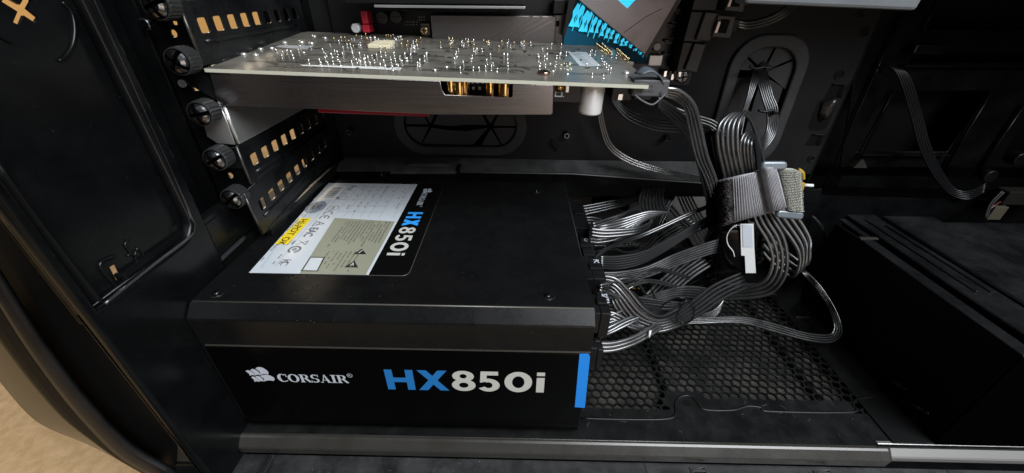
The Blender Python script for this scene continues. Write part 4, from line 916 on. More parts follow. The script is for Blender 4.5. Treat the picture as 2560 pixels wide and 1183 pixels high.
decal('barcode_sticker', ((1418, 129), (1466, 131), (1503, 166), (1450, 166)), mat('sticker_grey', (.48, .49, .50), .4))
f = Flat()
for k in range(26):
    t0 = k/26; y = t0; a = Vector(gl(1426+37*t0, 131+33*t0)); b2 = Vector(gl(1445+38*t0, 132+33*t0))
    if k % 3: f.line([tuple(a), tuple(b2)], .03)
f.build('barcode', M_INKL, GM, pcb, lift=.012)
for px, py, w_, h_ in ((938, 118, .45, .35), (965, 119, .5, .35), (948, 112, .4, .3), (972, 112, .45, .3)):
    x, y = gl(px, py); box('cream_pad', (x-w_/2*1.3, y-h_*1.1, .0), (x+w_/2*1.3, y+h_*1.1, .20), M_CREAM, gpu, M=GM, bev=.03)
f = Flat()
for k in range(150):     # printed marks between the pins
    x, y = rs.uniform(1, GL-1), rs.uniform(.4, 9); w_ = rs.uniform(.05, .5); f.line([(x, y), (x+w_, y)] if rs.random() < .6 else [(x, y), (x, y+w_)], rs.uniform(.012, .03))
f.build('board_print', mat('print_faint', (.20, .20, .19), .5), GM, pcb, lift=.004)
box('edge_header', (gl(1490, 108)[0], 7.6, 0), (gl(1490, 108)[0]+.1, 9.6, .2), M_PLAS, gpu, M=GM)

# ================================================================ graphics power plug and its sleeve of wires
t = thing('power_plug', 'grey power plug at the right end of the graphics card', 'plug', PY(1620, 240, 6.4))
a = PY(1583, 214, 6.2); b_ = PY(1665, 243, 6.2)
pb = box('shell', (a.x, 6.2, b_.z), (b_.x+.05, 8.4, a.z+.25), M_PLASG, t, bev=.06)
f = Flat(); f.text('4', PY(1645, 240, 6.19).x, PY(1645, 240, 6.19).z, .2, .01); f.text('75 lxx', a.x+.35, b_.z+.42, .15, .0, 1.1); f.text('(pures)', a.x+.35, b_.z+.2, .14, .0, 1.1); f.build('moulded_words', M_INKB, XZ(6.195), pb)
sheet('velcro_band', [PY(*p) for p in ((1585, 182, 6.3), (1610, 165, 6.5), (1640, 178, 6.8), (1650, 210, 7.0))], [PY(*p) for p in ((1606, 186, 5.9), (1630, 178, 6.0), (1652, 192, 6.1), (1662, 212, 6.2))], .05, mat('band_blue_grey', (.045, .06, .075), .5, dust=.4), t)
tube('loose_loop', [PY(*p) for p in ((1585, 236, 6.1), (1605, 252, 6.0), (1630, 262, 5.9), (1650, 248, 6.0), (1662, 236, 6.1))], .045, M_PLASG, t)

# ================================================================ motherboard
MY = 16.35
mb = thing('motherboard', 'black motherboard behind the graphics card, lit cyan heatsink on it', 'motherboard', (14, MY, 15.4))
mo = [(.6, 15.3), (25.7, 15.3), (26.3, 44), (.6, 44)]
plate('board', [(2.0, 15.45), (PY(1722, 213, MY).x, PY(1722, 213, MY).z), (PY(1735, 160, MY).x, 16.6), (26.6, 44), (2.0, 44)], [], XZ(MY), .16, M_MB, mb)
def mbox(nm, px0, py0, px1, py1, y0, y1, m, par=None, bev=.04):
    a = PY(px0, py0, y0); b = PY(px1, py1, y0); return box(nm, (min(a.x, b.x), y0, min(a.z, b.z)), (max(a.x, b.x), y1, max(a.z, b.z)), m, par or mb, bev=bev)
h1 = mbox('drive_heatsink', 1075, 37, 1387, 112, 14.9, 16.2, M_ALUM, bev=.06)
for k in range(4):
    a = PY(1228+k*24, 98, 14.88); b_ = PY(1330+k*24, 40, 14.88)
    if b_.x > PY(1380, 40, 14.88).x: 
        tt = (PY(1380, 40, 14.88).x-a.x)/(b_.x-a.x); b_ = a.lerp(b_, tt)
    hull('groove', [(a.x-.12, 14.885, a.z), (a.x+.10, 14.885, a.z), (a.x+.10, 14.9, a.z), (a.x-.12, 14.9, a.z), (b_.x-.12, 14.885, b_.z), (b_.x+.10, 14.885, b_.z), (b_.x+.10, 14.9, b_.z), (b_.x-.12, 14.9, b_.z)], mat('groove_light', (.30, .27, .265), .3, 1.0), h1)
mbox('heatsink_clip', 1384, 37, 1410, 112, 15.0, 16.2, M_ALUM)
mbox('clip_notch', 1384, 52, 1398, 66, 14.98, 15.0, M_DARK)
mbox('card_slot', 1385, 0, 1412, 35, 14.6, 16.2, M_PLAS)
p = PY(1061, 76, 15.4); s_ = cyl('screw', (p.x, 15.4, p.z), (0, 1, 0), .24, .3, M_GOLDP, mb, n=20, bev=.05); mbox('screw_block', 1050, 58, 1076, 90, 15.6, 16.2, M_ALUM)
box('cross', (p.x-.15, 15.235, p.z-.03), (p.x+.15, 15.25, p.z+.03), M_DARK, s_); box('cross', (p.x-.03, 15.234, p.z-.15), (p.x+.03, 15.25, p.z+.15), M_DARK, s_)
cv = mbox('cover_plate', 850, -60, 1313, 12, 13.6, 16.2, M_MB, bev=.05); a = PY(935, 12, 13.6); b_ = PY(1313, 14, 13.6)
box('silver_lip', (a.x, 13.55, a.z-.14), (b_.x, 13.75, a.z+.0), mat('lip_grey', (.42, .42, .42), .3, .6), mb, bev=.03)
mbox('slot_bar', 935, 18, 1240, 30, 14.6, 16.2, M_PLAS)
mbox('red_jumper', 900, 27, 921, 60, 14.9, 15.9, M_REDJ); mbox('red_jumper', 904, 62, 924, 82, 14.9, 15.9, M_REDJ)
for px, py in ((957, 44), (991, 42)):
    p = PY(px, py, 15.5); s_ = cyl('board_button', (p.x, 15.6, p.z), (0, 1, 0), .36, .7, mat('cap_dark', (.05, .05, .048), .4, .4), mb, n=24, bev=.06); box('score', (p.x-.3, 15.245, p.z-.02), (p.x+.3, 15.252, p.z+.02), M_DARK, s_)
p = PY(888, 71, 15.0); s_ = cyl('board_capacitor', (p.x, 15.4, p.z), (0, 1, 0), .27, .8, M_CAPW, mb, n=24, bev=.05)
f = Flat()
for k in range(9):
    for j in range(2):
        p = PY(1012+k*6+rs.uniform(-1, 1), 55+j*7-(12 if k > 5 else 0), 16.18); f.rect(p.x-.03, p.z-.03, p.x+.03, p.z+.03)
for cx_, cy_ in ((1693, 25), (1700, 33), (1690, 58), (1687, 65), (1680, 98), (1676, 106), (1672, 130), (1667, 137)):
    for k in range(5): p = PY(cx_-8+k*5, cy_, 16.18); f.rect(p.x-.03, p.z-.07, p.x+.03, p.z+.07)
f.build('solder_dots', mat('dots_grey', (.4, .4, .38), .4), XZ(16.18), mb, lift=.002)
for y_ in (20, 62, 102, 134): mbox('voltage_chip', 1672-y_*.1, y_-3, 1710-y_*.22, y_+3 if 0 else y_+4, 16.0, 16.2, M_PLAS)
# lit chipset heatsink: a glowing face with dark tree-like cut-outs, a metal plate over half of it
HYF = 14.6
A_ = [(1438, -30), (1410, 60), (1408, 112), (1500, 128), (1612, 142), (1640, 60), (1440, -30)]
glow = plate('lit_face', [pxz(x, y, HYF) for x, y in ((1440, -5), (1422, 66), (1452, 79), (1501, 98), (1553, 117), (1608, 139), (1620, 100), (1520, 40))], [], XZ(HYF), .5, M_CYAND, mb)
plate('blue_light_plate', [pxz(x, y, HYF+.05) for x, y in ((1412, 58), (1430, 60), (1625, 134), (1612, 160), (1408, 125))], [], XZ(HYF+.05), .4, mat('teal_light_paint', (.008, .085, .15), .5, spec=.1), mb)  # blue light falling on the board, painted as a teal plate
f = Flat(); rs2 = random.Random(11)
def on2(px, py): p = PY(px, py, HYF-.003); return (p.x, p.z)
def diag(t): return (1444+168*t, 0+136*t)
def low(x): return 66+(x-1426)*.385     # lower edge of the lit face
for k in range(30):
    t = (k+.15+rs2.uniform(-.2, .2))/30; x, y = diag(t); wide = k % 2 == 0; w_ = (rs2.uniform(8, 12) if wide else rs2.uniform(.8, 2.0))*(1.15-.6*t)
    y0 = y+rs2.uniform(1, 8); L_ = max(6, (low(x-12)-y0)*rs2.uniform(.8, 1.2)); dx = -L_*.30
    if wide: f.poly([on2(x, y0), on2(x+w_*.5, y0+L_*.12), on2(x+w_*.55+dx*.4, y0+L_*.4), on2(x+w_*.15+dx*.62, y0+L_*.62), on2(x+w_*.6+dx, y0+L_), on2(x-w_*.5+dx, y0+L_*.96), on2(x-w_*.2+dx*.6, y0+L_*.6), on2(x-w_*.5+dx*.35, y0+L_*.33)])
    else: f.poly([on2(x, y0), on2(x+w_, y0+1), on2(x+w_+dx*1.1, y0+L_*1.1), on2(x+dx*1.1, y0+L_*1.1)])
f.build('lit_cutouts', M_CYAN, XZ(HYF-.003), glow, lift=.002)
hp = [pxz(x, y, 13.9) for x, y in ((1444, -2), (1612, 137), (1716, -40), (1700, -60), (1420, -60))]
cyd = pxz(1568, 22, 13.9)
dia = [pxz(x, y, 13.9) for x, y in ((1532, -12), (1569, 21), (1602, -12), (1590, -40), (1545, -40))]
plate('metal_plate', hp, [dia], XZ(13.9), .25, M_PLATE, mb, bev=.03)
plate('lit_emblem', [(x, z) for x, z in dia], [], XZ(14.0), .1, M_CYAN, mb)
tube('scratch_line', [PY(*p) for p in ((1655, 22, 13.88), (1615, 42, 13.88), (1560, 82, 13.88))], .012, M_DARK, mb, sub=1)
hull('heatsink_side', [PY(1610, 138, 13.95), PY(1616, 145, 13.95), PY(1616, 145, 16), PY(1610, 138, 16), PY(1716, -40, 13.95), PY(1728, -40, 13.95), PY(1728, -40, 16), PY(1716, -40, 16)], M_PLAS, mb)
hull('heatsink_side', [PY(1407, 90, 13.95), PY(1412, 90, 13.95), PY(1412, 90, 16), PY(1407, 90, 16), PY(1424, -10, 13.95), PY(1442, -10, 13.95), PY(1442, -10, 16), PY(1424, -10, 16)], M_PLAS, mb)
# small parts at the lower right of the board
p = PY(1642, 118, 15.3); s_ = cyl('board_capacitor', (p.x, 15.6, p.z), (0, 1, 0), .27, .75, M_PLAS, mb, n=24, bev=.05); cyl('capacitor_top', (p.x, 15.22, p.z+.02), (0, 1, 0), .22, .03, mat('cap_print', (.45, .45, .45), .4), s_, n=24)
mbox('crystal', 1625, 138, 1653, 165, 15.7, 16.2, M_CAPW); mbox('crystal', 1566, 140, 1584, 165, 15.6, 16.2, M_CAPW); mbox('small_chip', 1592, 143, 1610, 160, 15.8, 16.2, M_PLAS)
for k in range(7): mbox('header_pin', 1662+k*6, 178+(k % 2)*8, 1665+k*6, 192+(k % 2)*8, 15.5, 16.2, M_PLASG if k % 3 else M_SOLD, bev=0)
p = PY(1708, 194, 15.5); s_ = cyl('board_screw', (p.x, 15.75, p.z), (0, 1, 0), .42, .4, M_CHROME, mb, n=28, bev=.12)
for a in (10, 100): 
    d = Vector((math.cos(R(a)), 0, math.sin(R(a)))); n_ = Vector((-d.z, 0, d.x)); c_ = Vector((p.x, 15.54, p.z)); hull('cross', [c_-d*.28-n_*.05, c_+d*.28-n_*.05, c_+d*.28-n_*.05+Vector((0, .03, 0)), c_-d*.28-n_*.05+Vector((0, .03, 0)), c_-d*.28+n_*.05, c_+d*.28+n_*.05, c_+d*.28+n_*.05+Vector((0, .03, 0)), c_-d*.28+n_*.05+Vector((0, .03, 0))], M_DARK, s_)
# drive sockets along the board's right edge
def sblock(q, y0, y1, m, nm='data_socket', bev=.05):
    P_ = [PY(x, y, y0) for x, y in q]; return hull(nm, [P_[0], P_[1], P_[1]+Vector((0, y1-y0, 0)), P_[0]+Vector((0, y1-y0, 0)), P_[3], P_[2], P_[2]+Vector((0, y1-y0, 0)), P_[3]+Vector((0, y1-y0, 0))], m, mb, bev)
sblock(((1690, 180), (1735, 182), (1770, 108), (1708, 105)), 14.6, 16.2, M_PLAS)
sblock(((1708, 104), (1752, 107), (1790, 30), (1728, 28)), 14.4, 16.2, M_PLAS)
sblock(((1728, 26), (1790, 28), (1812, -60), (1750, -60)), 14.4, 16.2, M_PLAS)
sblock(((1712, 175), (1742, 182), (1765, 112), (1738, 108)), 14.3, 14.58, M_PLASG)
sblock(((1740, 100), (1775, 103), (1800, 34), (1765, 30)), 14.1, 14.38, M_PLASG)
sblock(((1718, -10), (1760, 150), (1752, 150), (1708, -10)), 15.2, 15.4, M_DARK) if 0 else None
# ================================================================ data plugs in those sockets
for i, (lab, dx, dy) in enumerate((('angled black data plug with pinkish metal latch, lower of the two', 0, 0), ('angled black data plug cut by the top edge of the photo', 32, -66))):
    t = thing('data_plug', lab, 'plug', PY(1815+dx, 70+dy, 14.2), 'angled data plugs at the board edge')
    def sb(nm, q, y0, y1, m):
        P_ = [PY(x+dx, y+dy, y0) for x, y in q]; return hull(nm, [P_[0], P_[1], P_[1]+Vector((0, y1-y0, 0)), P_[0]+Vector((0, y1-y0, 0)), P_[3], P_[2], P_[2]+Vector((0, y1-y0, 0)), P_[3]+Vector((0, y1-y0, 0))], m, t, .04)
    sb('shell', ((1780, 92), (1826, 96), (1840, 42), (1796, 38)), 13.9, 15.2, M_PLASG)
    sb('recess', ((1794, 82), (1815, 84), (1826, 50), (1804, 48)), 13.85, 13.9, M_DARK)
    sb('latch', ((1785, 83), (1794, 84), (1804, 53), (1796, 52)), 13.7, 13.88, M_LATCH)
    sb('boot', ((1822, 78), (1840, 82), (1852, 50), (1832, 46)), 13.95, 14.8, M_PLAS)
# ================================================================ cables
G = 'black cables between power supply and parts'
# graphics power cable, arching to the strap
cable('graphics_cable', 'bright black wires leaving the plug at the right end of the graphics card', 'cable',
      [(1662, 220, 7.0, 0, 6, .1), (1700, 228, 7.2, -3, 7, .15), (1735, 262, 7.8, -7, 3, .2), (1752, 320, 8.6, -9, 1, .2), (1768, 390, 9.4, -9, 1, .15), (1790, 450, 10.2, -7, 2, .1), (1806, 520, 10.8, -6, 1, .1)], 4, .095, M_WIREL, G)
cable('graphics_cable', 'second layer of wires behind the bright graphics card wires', 'cable',
      [(1645, 246, 8.6, 0, 5, .1), (1672, 262, 9.0, -3, 7, .1), (1710, 290, 9.8, -7, 6, .1), (1745, 330, 10.6, -8, 5, .1), (1768, 400, 11.0, -8, 2, .1), (1788, 500, 11.2, -6, 2, .1)], 4, .095, M_WIRE, G)
cable('fan_cable', 'four thin wires running sideways behind the silver capacitor', 'cable',
      [(1528, 245, 15.6, 3, -2), (1545, 275, 15.2, 3, -4), (1580, 305, 14.6, 2, -7), (1640, 326, 14.0, 0, -8), (1720, 332, 13.4, 0, -8), (1775, 345, 12.8, 0, -8), (1800, 380, 12.2, 0, -5)], 4, .085, M_WIRE, G)
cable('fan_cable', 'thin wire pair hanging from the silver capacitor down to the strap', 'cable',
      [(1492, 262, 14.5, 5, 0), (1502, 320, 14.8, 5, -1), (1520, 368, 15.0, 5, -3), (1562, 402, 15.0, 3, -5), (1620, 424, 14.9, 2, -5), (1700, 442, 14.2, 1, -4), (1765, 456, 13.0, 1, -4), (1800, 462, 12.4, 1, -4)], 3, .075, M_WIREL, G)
cable('fan_cable', 'dark wires crossing behind the graphics card plug', 'cable', [(1640, 240, 12.5, 4, 3), (1680, 280, 12.6, 4, -5), (1730, 300, 12.5, 4, -6), (1780, 318, 12.2, 4, -6), (1810, 350, 12, 4, -5)], 3, .09, M_WIRE, G)
# the looped bundle above the strap
cable('looped_cable', 'tall looped wires standing up above the velcro strap', 'cable',
      [(1826, 520, 10.6, 10, 0, -.05), (1812, 440, 10.2, 11, 0, -.05), (1796, 370, 10.0, 12, 1, 0), (1797, 315, 10.2, 12, -1, .05), (1830, 284, 10.8, 9, -1, .1), (1868, 290, 11.4, 4, 4, .1), (1890, 335, 11.8, 2, 6, .1), (1908, 400, 12.0, 0, 4, .1), (1935, 480, 11.9, -4, 4)], 5, .105, M_WIRED, G)
cable('looped_cable', 'smaller inner loop of wires above the velcro strap', 'cable',
      [(1868, 500, 10.5, 8, 0), (1858, 430, 10.3, 8, 0), (1850, 370, 10.3, 9, 0), (1858, 338, 10.6, 7, 4), (1878, 332, 11.0, 2, 5), (1893, 362, 11.3, -1, 7), (1905, 430, 11.5, -3, 5), (1925, 500, 11.6, -4, 2)], 4, .10, M_WIRE, G)
# grommet cables
gc = cable('grommet_cable', 'tied bundle of thin wires hanging out of the tall grommet', 'cable',
      [(1912, 150, 17.2, 4, 3), (1898, 170, 16.6, -3, 2), (1893, 200, 15.9, -5, 0), (1880, 240, 15.4, -4, 1), (1862, 290, 15.0, -3, 2), (1850, 350, 14.4, 0, 3)], 4, .065, M_WIRE, G)
cable('grommet_cable', 'thicker tied wires curving down beside the tall grommet', 'cable',
      [(1922, 152, 17.3, 4, 3), (1900, 172, 16.6, 4, 1), (1896, 205, 15.8, 5, -1), (1906, 245, 15.2, 5, -1), (1918, 285, 14.8, 5, -2), (1917, 325, 14.4, 4, 2), (1903, 350, 13.8, 1, 5), (1880, 364, 13.0, 0, 5), (1850, 368, 12.4, 0, 5)], 6, .07, M_WIRE, G)
def ziptie(label, pts, d, r_=.07, tail=None):
    t = thing('cable_tie', label, 'cable tie', PY(*pts[0], d), 'black plastic cable ties')
    tube('band', [PY(x, y, d) for x, y in pts], r_, M_PLAS, t)
    p = PY(*pts[-1], d-.02); box('lock', (p.x-.17, p.y-.13, p.z-.12), (p.x+.17, p.y+.13, p.z+.12), M_PLAS, t, bev=.03)
    if tail: tube('tail', [PY(x, y, d_) for x, y, d_ in tail], .05, M_PLAS, t)
ziptie('cable tie round the wires at the slit of the tall grommet', ((1874, 166), (1890, 172), (1912, 168), (1918, 172)), 15.7, .08)
ziptie('cable tie round the hanging wires below the tall grommet', ((1896, 276), (1912, 280), (1930, 276), (1938, 282)), 14.5, .09)
ziptie('small cable tie with its cut tail sticking up beside the plugs', ((1632, 775), (1645, 783), (1656, 778), (1648, 770)), 6.0, .06, ((1652, 786, 6.0), (1640, 752, 5.4), (1628, 722, 5.0)))
# strap bundle underside: wires fanning out below
cable('curved_cable', 'four bright wires curving round below the strap', 'cable',
      [(1878, 520, 10.6, 13, 0), (1893, 560, 10.2, 14, -2), (1920, 605, 9.8, 13, -3), (1932, 650, 9.4, 12, 0), (1922, 690, 9.2, 12, 3), (1895, 712, 9.4, 8, 8), (1840, 722, 10.2, 1, 8), (1790, 730, 10.8, 0, 6)], 4, .115, M_WIRED, G)
cable('curved_cable', 'wires folding back sharply right of the strap', 'cable',
      [(1925, 520, 11.6, 12, -3), (1955, 565, 11.2, 14, -5), (1990, 615, 10.6, 11, -6), (2000, 650, 10.2, 8, -8), (1992, 682, 10.0, 10, -10), (1975, 690, 10.4, 11, -10), (1930, 655, 11.2, 10, -10), (1890, 610, 11.8, 9, -9)], 4, .12, M_WIRED, G)
# cables from the rear plugs
cable('main_cable', 'wide flat main cable rising from the rear plug to the cut-out', 'cable',
      [(1472, 604, 8.0, 0, -6, .2), (1500, 606, 8.0, 2, -7, .2), (1545, 596, 8.4, 2, -7, .25), (1585, 572, 9.2, 5, -6, .2), (1606, 545, 10.4, 9, -2, .1), (1598, 520, 12.0, 9, 0), (1600, 492, 14.0, 8, 0), (1612, 465, 16.6, 7, 0)], 8, .10, M_WIRED, G)
cable('main_cable', 'short bright wires arching out of the rearmost plug', 'cable',
      [(1462, 545, 10.8, -1, 7), (1482, 544, 11.0, -2, 7), (1508, 552, 11.2, -3, 6), (1528, 562, 11.3, -4, 4), (1520, 572, 11.6, -4, 3), (1500, 580, 12.0, -5, 2)], 5, .08, M_WIRE, G)
cable('main_cable', 'lower wires of the rear plug sweeping right', 'cable',
      [(1476, 588, 7.6, 0, -8), (1510, 592, 7.6, 0, -8), (1560, 588, 7.9, 2, -7), (1598, 580, 8.4, 3, -6), (1618, 566, 9.6, 5, -5), (1612, 540, 11.2, 7, 0)], 3, .10, M_WIRE, G)
cable('flat_cable', 'flat grey-black cable running right under the strap connector', 'cable',
      [(1502, 708, 5.6, 0, -5), (1545, 706, 6.0, 1, -5), (1610, 694, 6.8, 1, -5), (1680, 668, 8.0, 1, -6), (1740, 646, 9.2, 1, -6), (1790, 630, 10.2, 1, -6)], 6, .075, M_WIRED, G)
cable('flat_cable', 'slanting six wire cable in front of the guard plate', 'cable',
      [(1778, 662, 10.6, -8, -6), (1735, 690, 9.6, -7, -6), (1690, 728, 8.2, -7, -6), (1655, 762, 7.0, -7, -6), (1620, 790, 6.0, -8, -4), (1560, 815, 5.0, -8, -3), (1500, 830, 4.2, -3, -5)], 6, .10, M_WIRED, G)
cable('plug_cable', 'bright front wires dipping from the corner plug and rising to the strap', 'cable',
      [(1505, 706, 3.8, 0, 7), (1535, 712, 3.6, -2, 8), (1565, 742, 3.3, -7, 6), (1600, 782, 3.0, -7, 7), (1640, 801, 3.0, -1, 7), (1685, 790, 3.6, 3, 6), (1735, 752, 5.4, 6, 7), (1785, 714, 7.4, 6, 8), (1850, 684, 9.6, 5, 8)], 5, .10, M_WIRE, G)
cable('plug_cable', 'upper bright wire pair arching out of the marked plug', 'cable',
      [(1505, 690, 4.0, 0, 8), (1540, 698, 3.9, 0, 8), (1572, 728, 3.7, -5, 7), (1610, 772, 3.4, -5, 7), (1650, 792, 3.5, 0, 6), (1700, 770, 4.4, 2, 6)], 2, .105, M_WIRE, G)
cable('plug_cable', 'low wires leaving beside the blue stripe', 'cable',
      [(1488, 858, 1.1, 0, 10), (1530, 858, 1.3, 1, 9), (1580, 844, 1.8, 2, 8), (1625, 820, 2.6, 3, 7), (1665, 795, 3.6, 5, 5), (1720, 765, 5.0, 6, 5)], 3, .095, M_WIRED, G)
for k, (lab, pts, n_) in enumerate((
    ('tangled wires from the deep plug, upper layer', [(1500, 745, 4.0, 0, 8), (1540, 752, 4.2, 3, 7), (1590, 745, 4.8, 3, 6), (1640, 752, 5.2, 2, 6), (1700, 758, 5.6, 2, 5)], 4),
    ('twisted wires low between plugs and vent', [(1492, 800, 2.6, 0, 8), (1530, 790, 2.8, 2, 8), (1570, 772, 3.4, 3, 6), (1610, 768, 4.0, 3, 6), (1650, 772, 4.6, 3, 5)], 4),
    ('wires crossing under the bright front wires', [(1490, 776, 3.0, 0, 7), (1530, 784, 2.9, 1, 7), (1580, 806, 2.8, 1, 7), (1640, 815, 3.2, 2, 6), (1700, 800, 4.2, 2, 5)], 3),
    ('short loose wires beside the low plug', [(1492, 835, 2.0, 2, 5), (1520, 818, 2.2, 5, 5), (1560, 800, 2.6, 6, 5), (1600, 786, 3.2, 6, 4), (1640, 780, 3.8, 4, 4)], 3))):
    cable('plug_cable', lab, 'cable', pts, n_, .085, M_WIRE, G, jit=.08)
cable('drive_cable', 'long flat cable looping over the vent and up to the strap', 'cable',
      [(1540, 812, 4.0, 2, -3), (1640, 808, 4.2, 1, -4), (1740, 808, 4.6, 1, -4), (1850, 806, 5.0, 2, -4, .12), (1930, 826, 5.2, 2, -5, .15), (2010, 848, 5.2, 1, -5, .2), (2070, 856, 5.6, 0, -6, .2), (2100, 840, 6.2, -5, -5, .1), (2102, 812, 7.0, -6, -3), (2085, 768, 8.0, -4, 1, .1), (2050, 715, 9.2, -3, 2, .1), (2012, 676, 10.4, -3, 1)], 4, .055, M_WIRED, G)
cable('thin_cable', 'single thin black cable arching from the marked plug up to the strap', 'cable',
      [(1484, 690, 5.6, 4, 1), (1486, 660, 6.2, 4, 1), (1500, 632, 7.2, 3, 3), (1545, 606, 8.8, 1, 4), (1600, 588, 10, 1, 5), (1660, 562, 10.8, 1, 5), (1720, 534, 11.4, 1, 5), (1775, 512, 12, 1, 5)], 2, .085, M_WIRE, G)
rc = random.Random(21)
TG = [thing('loose_wires', lab, 'wires', PY(1540, yy, 4), 'loose wires between plugs and strap') for lab, yy in (('messy loose wires just under the marked plug, upper part of the tangle', 720), ('messy loose wires in the middle of the tangle beside the corner plug', 760), ('messy loose wires lowest in the tangle, above the vent', 800))]
for k in range(9):
    y0 = 700+14*k+rc.uniform(-5, 5); d0 = 2.5+rc.random()*3; y1 = 690+rc.uniform(0, 90); m_ = M_WIRE if k % 2 else M_WIRED
    cable('loose_wires', '', 'wires', [(1498, y0, d0, 2, 6), (1530, y0+rc.uniform(-25, 25), d0+.5, 3, 5), (1580, (y0+y1)/2+rc.uniform(-40, 30), d0+1.3, 3, 5), (1640, y1+rc.uniform(-20, 30), d0+2.6, 3, 5), (1720, y1+rc.uniform(-30, 10), d0+4.4, 3, 5)], 2, rc.uniform(.06, .10), m_, jit=.12, parent=TG[k//3])
cable('flat_cable', 'dark flat ribbon folded behind the slanting cable, below the guard plate', 'cable', [(1500, 668, 6.4, 0, -5), (1540, 672, 7.0, 1, -6), (1600, 660, 8.0, 2, -6), (1660, 628, 9.6, 3, -6), (1720, 590, 11.2, 4, -6), (1780, 560, 12.2, 3, -6)], 6, .09, M_WIRE, G)
cable('flat_cable', 'dark flat ribbon looping low under the wrapped connector', 'cable', [(1560, 778, 5.0, 3, -6), (1620, 760, 6.2, 4, -6), (1690, 742, 7.4, 4, -6), (1760, 748, 8.2, 3, -6), (1800, 770, 8.4, 2, -6), (1770, 800, 7.6, 2, -5), (1700, 812, 6.6, 2, -4)], 5, .085, M_WIRED, G)
cable('flat_cable', 'dark thick wires in the shade right beside the plugs', 'cable', [(1500, 740, 5.4, 3, 12), (1560, 745, 6.4, 4, 12), (1630, 722, 8.0, 5, 12), (1710, 690, 10, 6, 11), (1780, 650, 11.6, 6, 9)], 4, .2, M_TAPE, G)
tg2 = thing('loose_wires', 'dark loose wires filling the gap below the rearmost plug', 'wires', PY(1500, 580, 9), 'loose wires between plugs and strap')
for k in range(5):
    cable('loose_wires', '', 'wires', [(1480, 560+k*16, 8.6+k*.2, 1, 7), (1520, 556+k*18+rc.uniform(-14, 14), 9.4, 2, 6), (1570, 540+k*20+rc.uniform(-20, 16), 10.6, 4, 5), (1620, 505+k*24, 13.5, 5, 4), (1650+k*9, 478, 17, 5, 2)], 2, .09, M_WIRE, jit=.12, parent=tg2)
# cables in the compartment behind the cut-out
cable('hidden_cable', 'wires slanting down behind the cut-out, left set', 'cable', [(1640, 480, 17.5, 10, 1), (1680, 530, 17.4, 10, -2), (1730, 585, 17.2, 9, -3), (1775, 660, 17, 9, -3)], 2, .11, M_WIRED, G)
cable('hidden_cable', 'wires slanting down behind the cut-out, right set', 'cable', [(1690, 480, 18.2, 8, 0), (1712, 530, 18.1, 8, -2), (1745, 590, 18, 8, -3), (1785, 650, 18, 8, -3)], 5, .09, M_WIRED, G)
cable('hidden_cable', 'wires lying low behind the guard plate', 'cable', [(1580, 628, 16.8, 7, 5), (1620, 600, 17.0, 7, 5), (1660, 572, 17.3, 7, 5), (1720, 540, 17.6, 7, 5)], 5, .09, M_WIRED, G)
cable('hidden_cable', 'dark wires at the left end of the cut-out', 'cable', [(1430, 520, 16.6, 3, 7), (1480, 512, 17, 4, 6), (1540, 500, 17.4, 4, 5), (1600, 485, 17.8, 2, 4)], 4, .12, M_WIRE, G)
cable('hidden_cable', 'pale wires near the floor behind the cut-out', 'cable', [(1560, 610, 18, 9, 0), (1600, 625, 18, 9, 0), (1650, 650, 18, 9, 0)], 3, .12, M_WIRED, G)
box_ = thing('compartment_block', 'dark folded cables lying in the compartment behind the cut-out', 'cable', PY(1690, 600, 18.5))
for (a, b_) in (((1480, 505), (1570, 520)), ((1655, 560), (1735, 640)), ((1600, 545), (1650, 600))):
    p, q_ = PY(*a, 18.6), PY(*b_, 18.2); tube('wire', [p, (p+q_)/2+Vector((.3, .2, .3)), q_], .42, M_TAPE, box_, n=14)
# upper right cables
cable('drive_cable', 'dark cables leaving the angled data plugs at the top', 'cable', [(1838, 52, 14.4, 2, 7), (1870, 56, 14.2, 2, 7), (1920, 45, 13.6, 3, 6), (1965, 20, 13, 4, 5), (2000, -30, 12, 4, 4)], 3, .13, M_WIRE, G)
cable('drive_cable', 'flat cable hanging in the dark bay at the far right', 'cable',
      [(2195, 170, 17.3, 2, 3), (2225, 168, 16.8, 4, 1), (2250, 200, 16.4, 6, -1), (2278, 290, 16.2, 6, -1), (2300, 370, 16.2, 6, -1), (2335, 440, 16, 5, -2), (2375, 485, 15.6, 3, -3), (2420, 498, 15.2, 1, -5), (2460, 478, 15, 1, -5)], 5, .085, M_PLAS, G)
cable('thin_cable', 'thin wire loop in the dark right of the strap', 'cable', [(2030, 540, 13.5, 5, 2), (2050, 565, 13.3, 5, 1), (2060, 600, 13, 4, 0)], 2, .06, M_WIREF, G)
cable('thin_cable', 'wire at the right edge above the drive cage', 'cable', [(2505, 478, 12, 5, 2), (2475, 510, 11.8, 5, 2), (2462, 545, 11.5, 4, 0)], 2, .06, M_WIREF, G)
# loose twist of thin wire round the front bundle
t = thing('twist_tie', 'thin dark twist of wire looped round the bright front cable', 'wire tie', PY(1720, 780, 3))
tube('loop', [PY(*p) for p in ((1702, 806, 3.4), (1690, 798, 3.2), (1700, 770, 2.9), (1718, 752, 3.0), (1733, 775, 3.1), (1730, 798, 3.3), (1712, 808, 3.5), (1695, 800, 3.6))], .045, M_PLAS, t)
tube('loop', [PY(*p) for p in ((1650, 768, 3.6), (1675, 752, 3.2), (1705, 745, 3.0), (1735, 760, 3.2), (1733, 792, 3.5))], .035, M_PLAS, t)
o = tube('wire_end', [PY(1626, 826, 2.3), PY(1622, 843, 2.1)], .06, M_PAPER, None, sub=1); tag(o, 'tiny white cut wire end sticking down under the low wires', 'wire end')
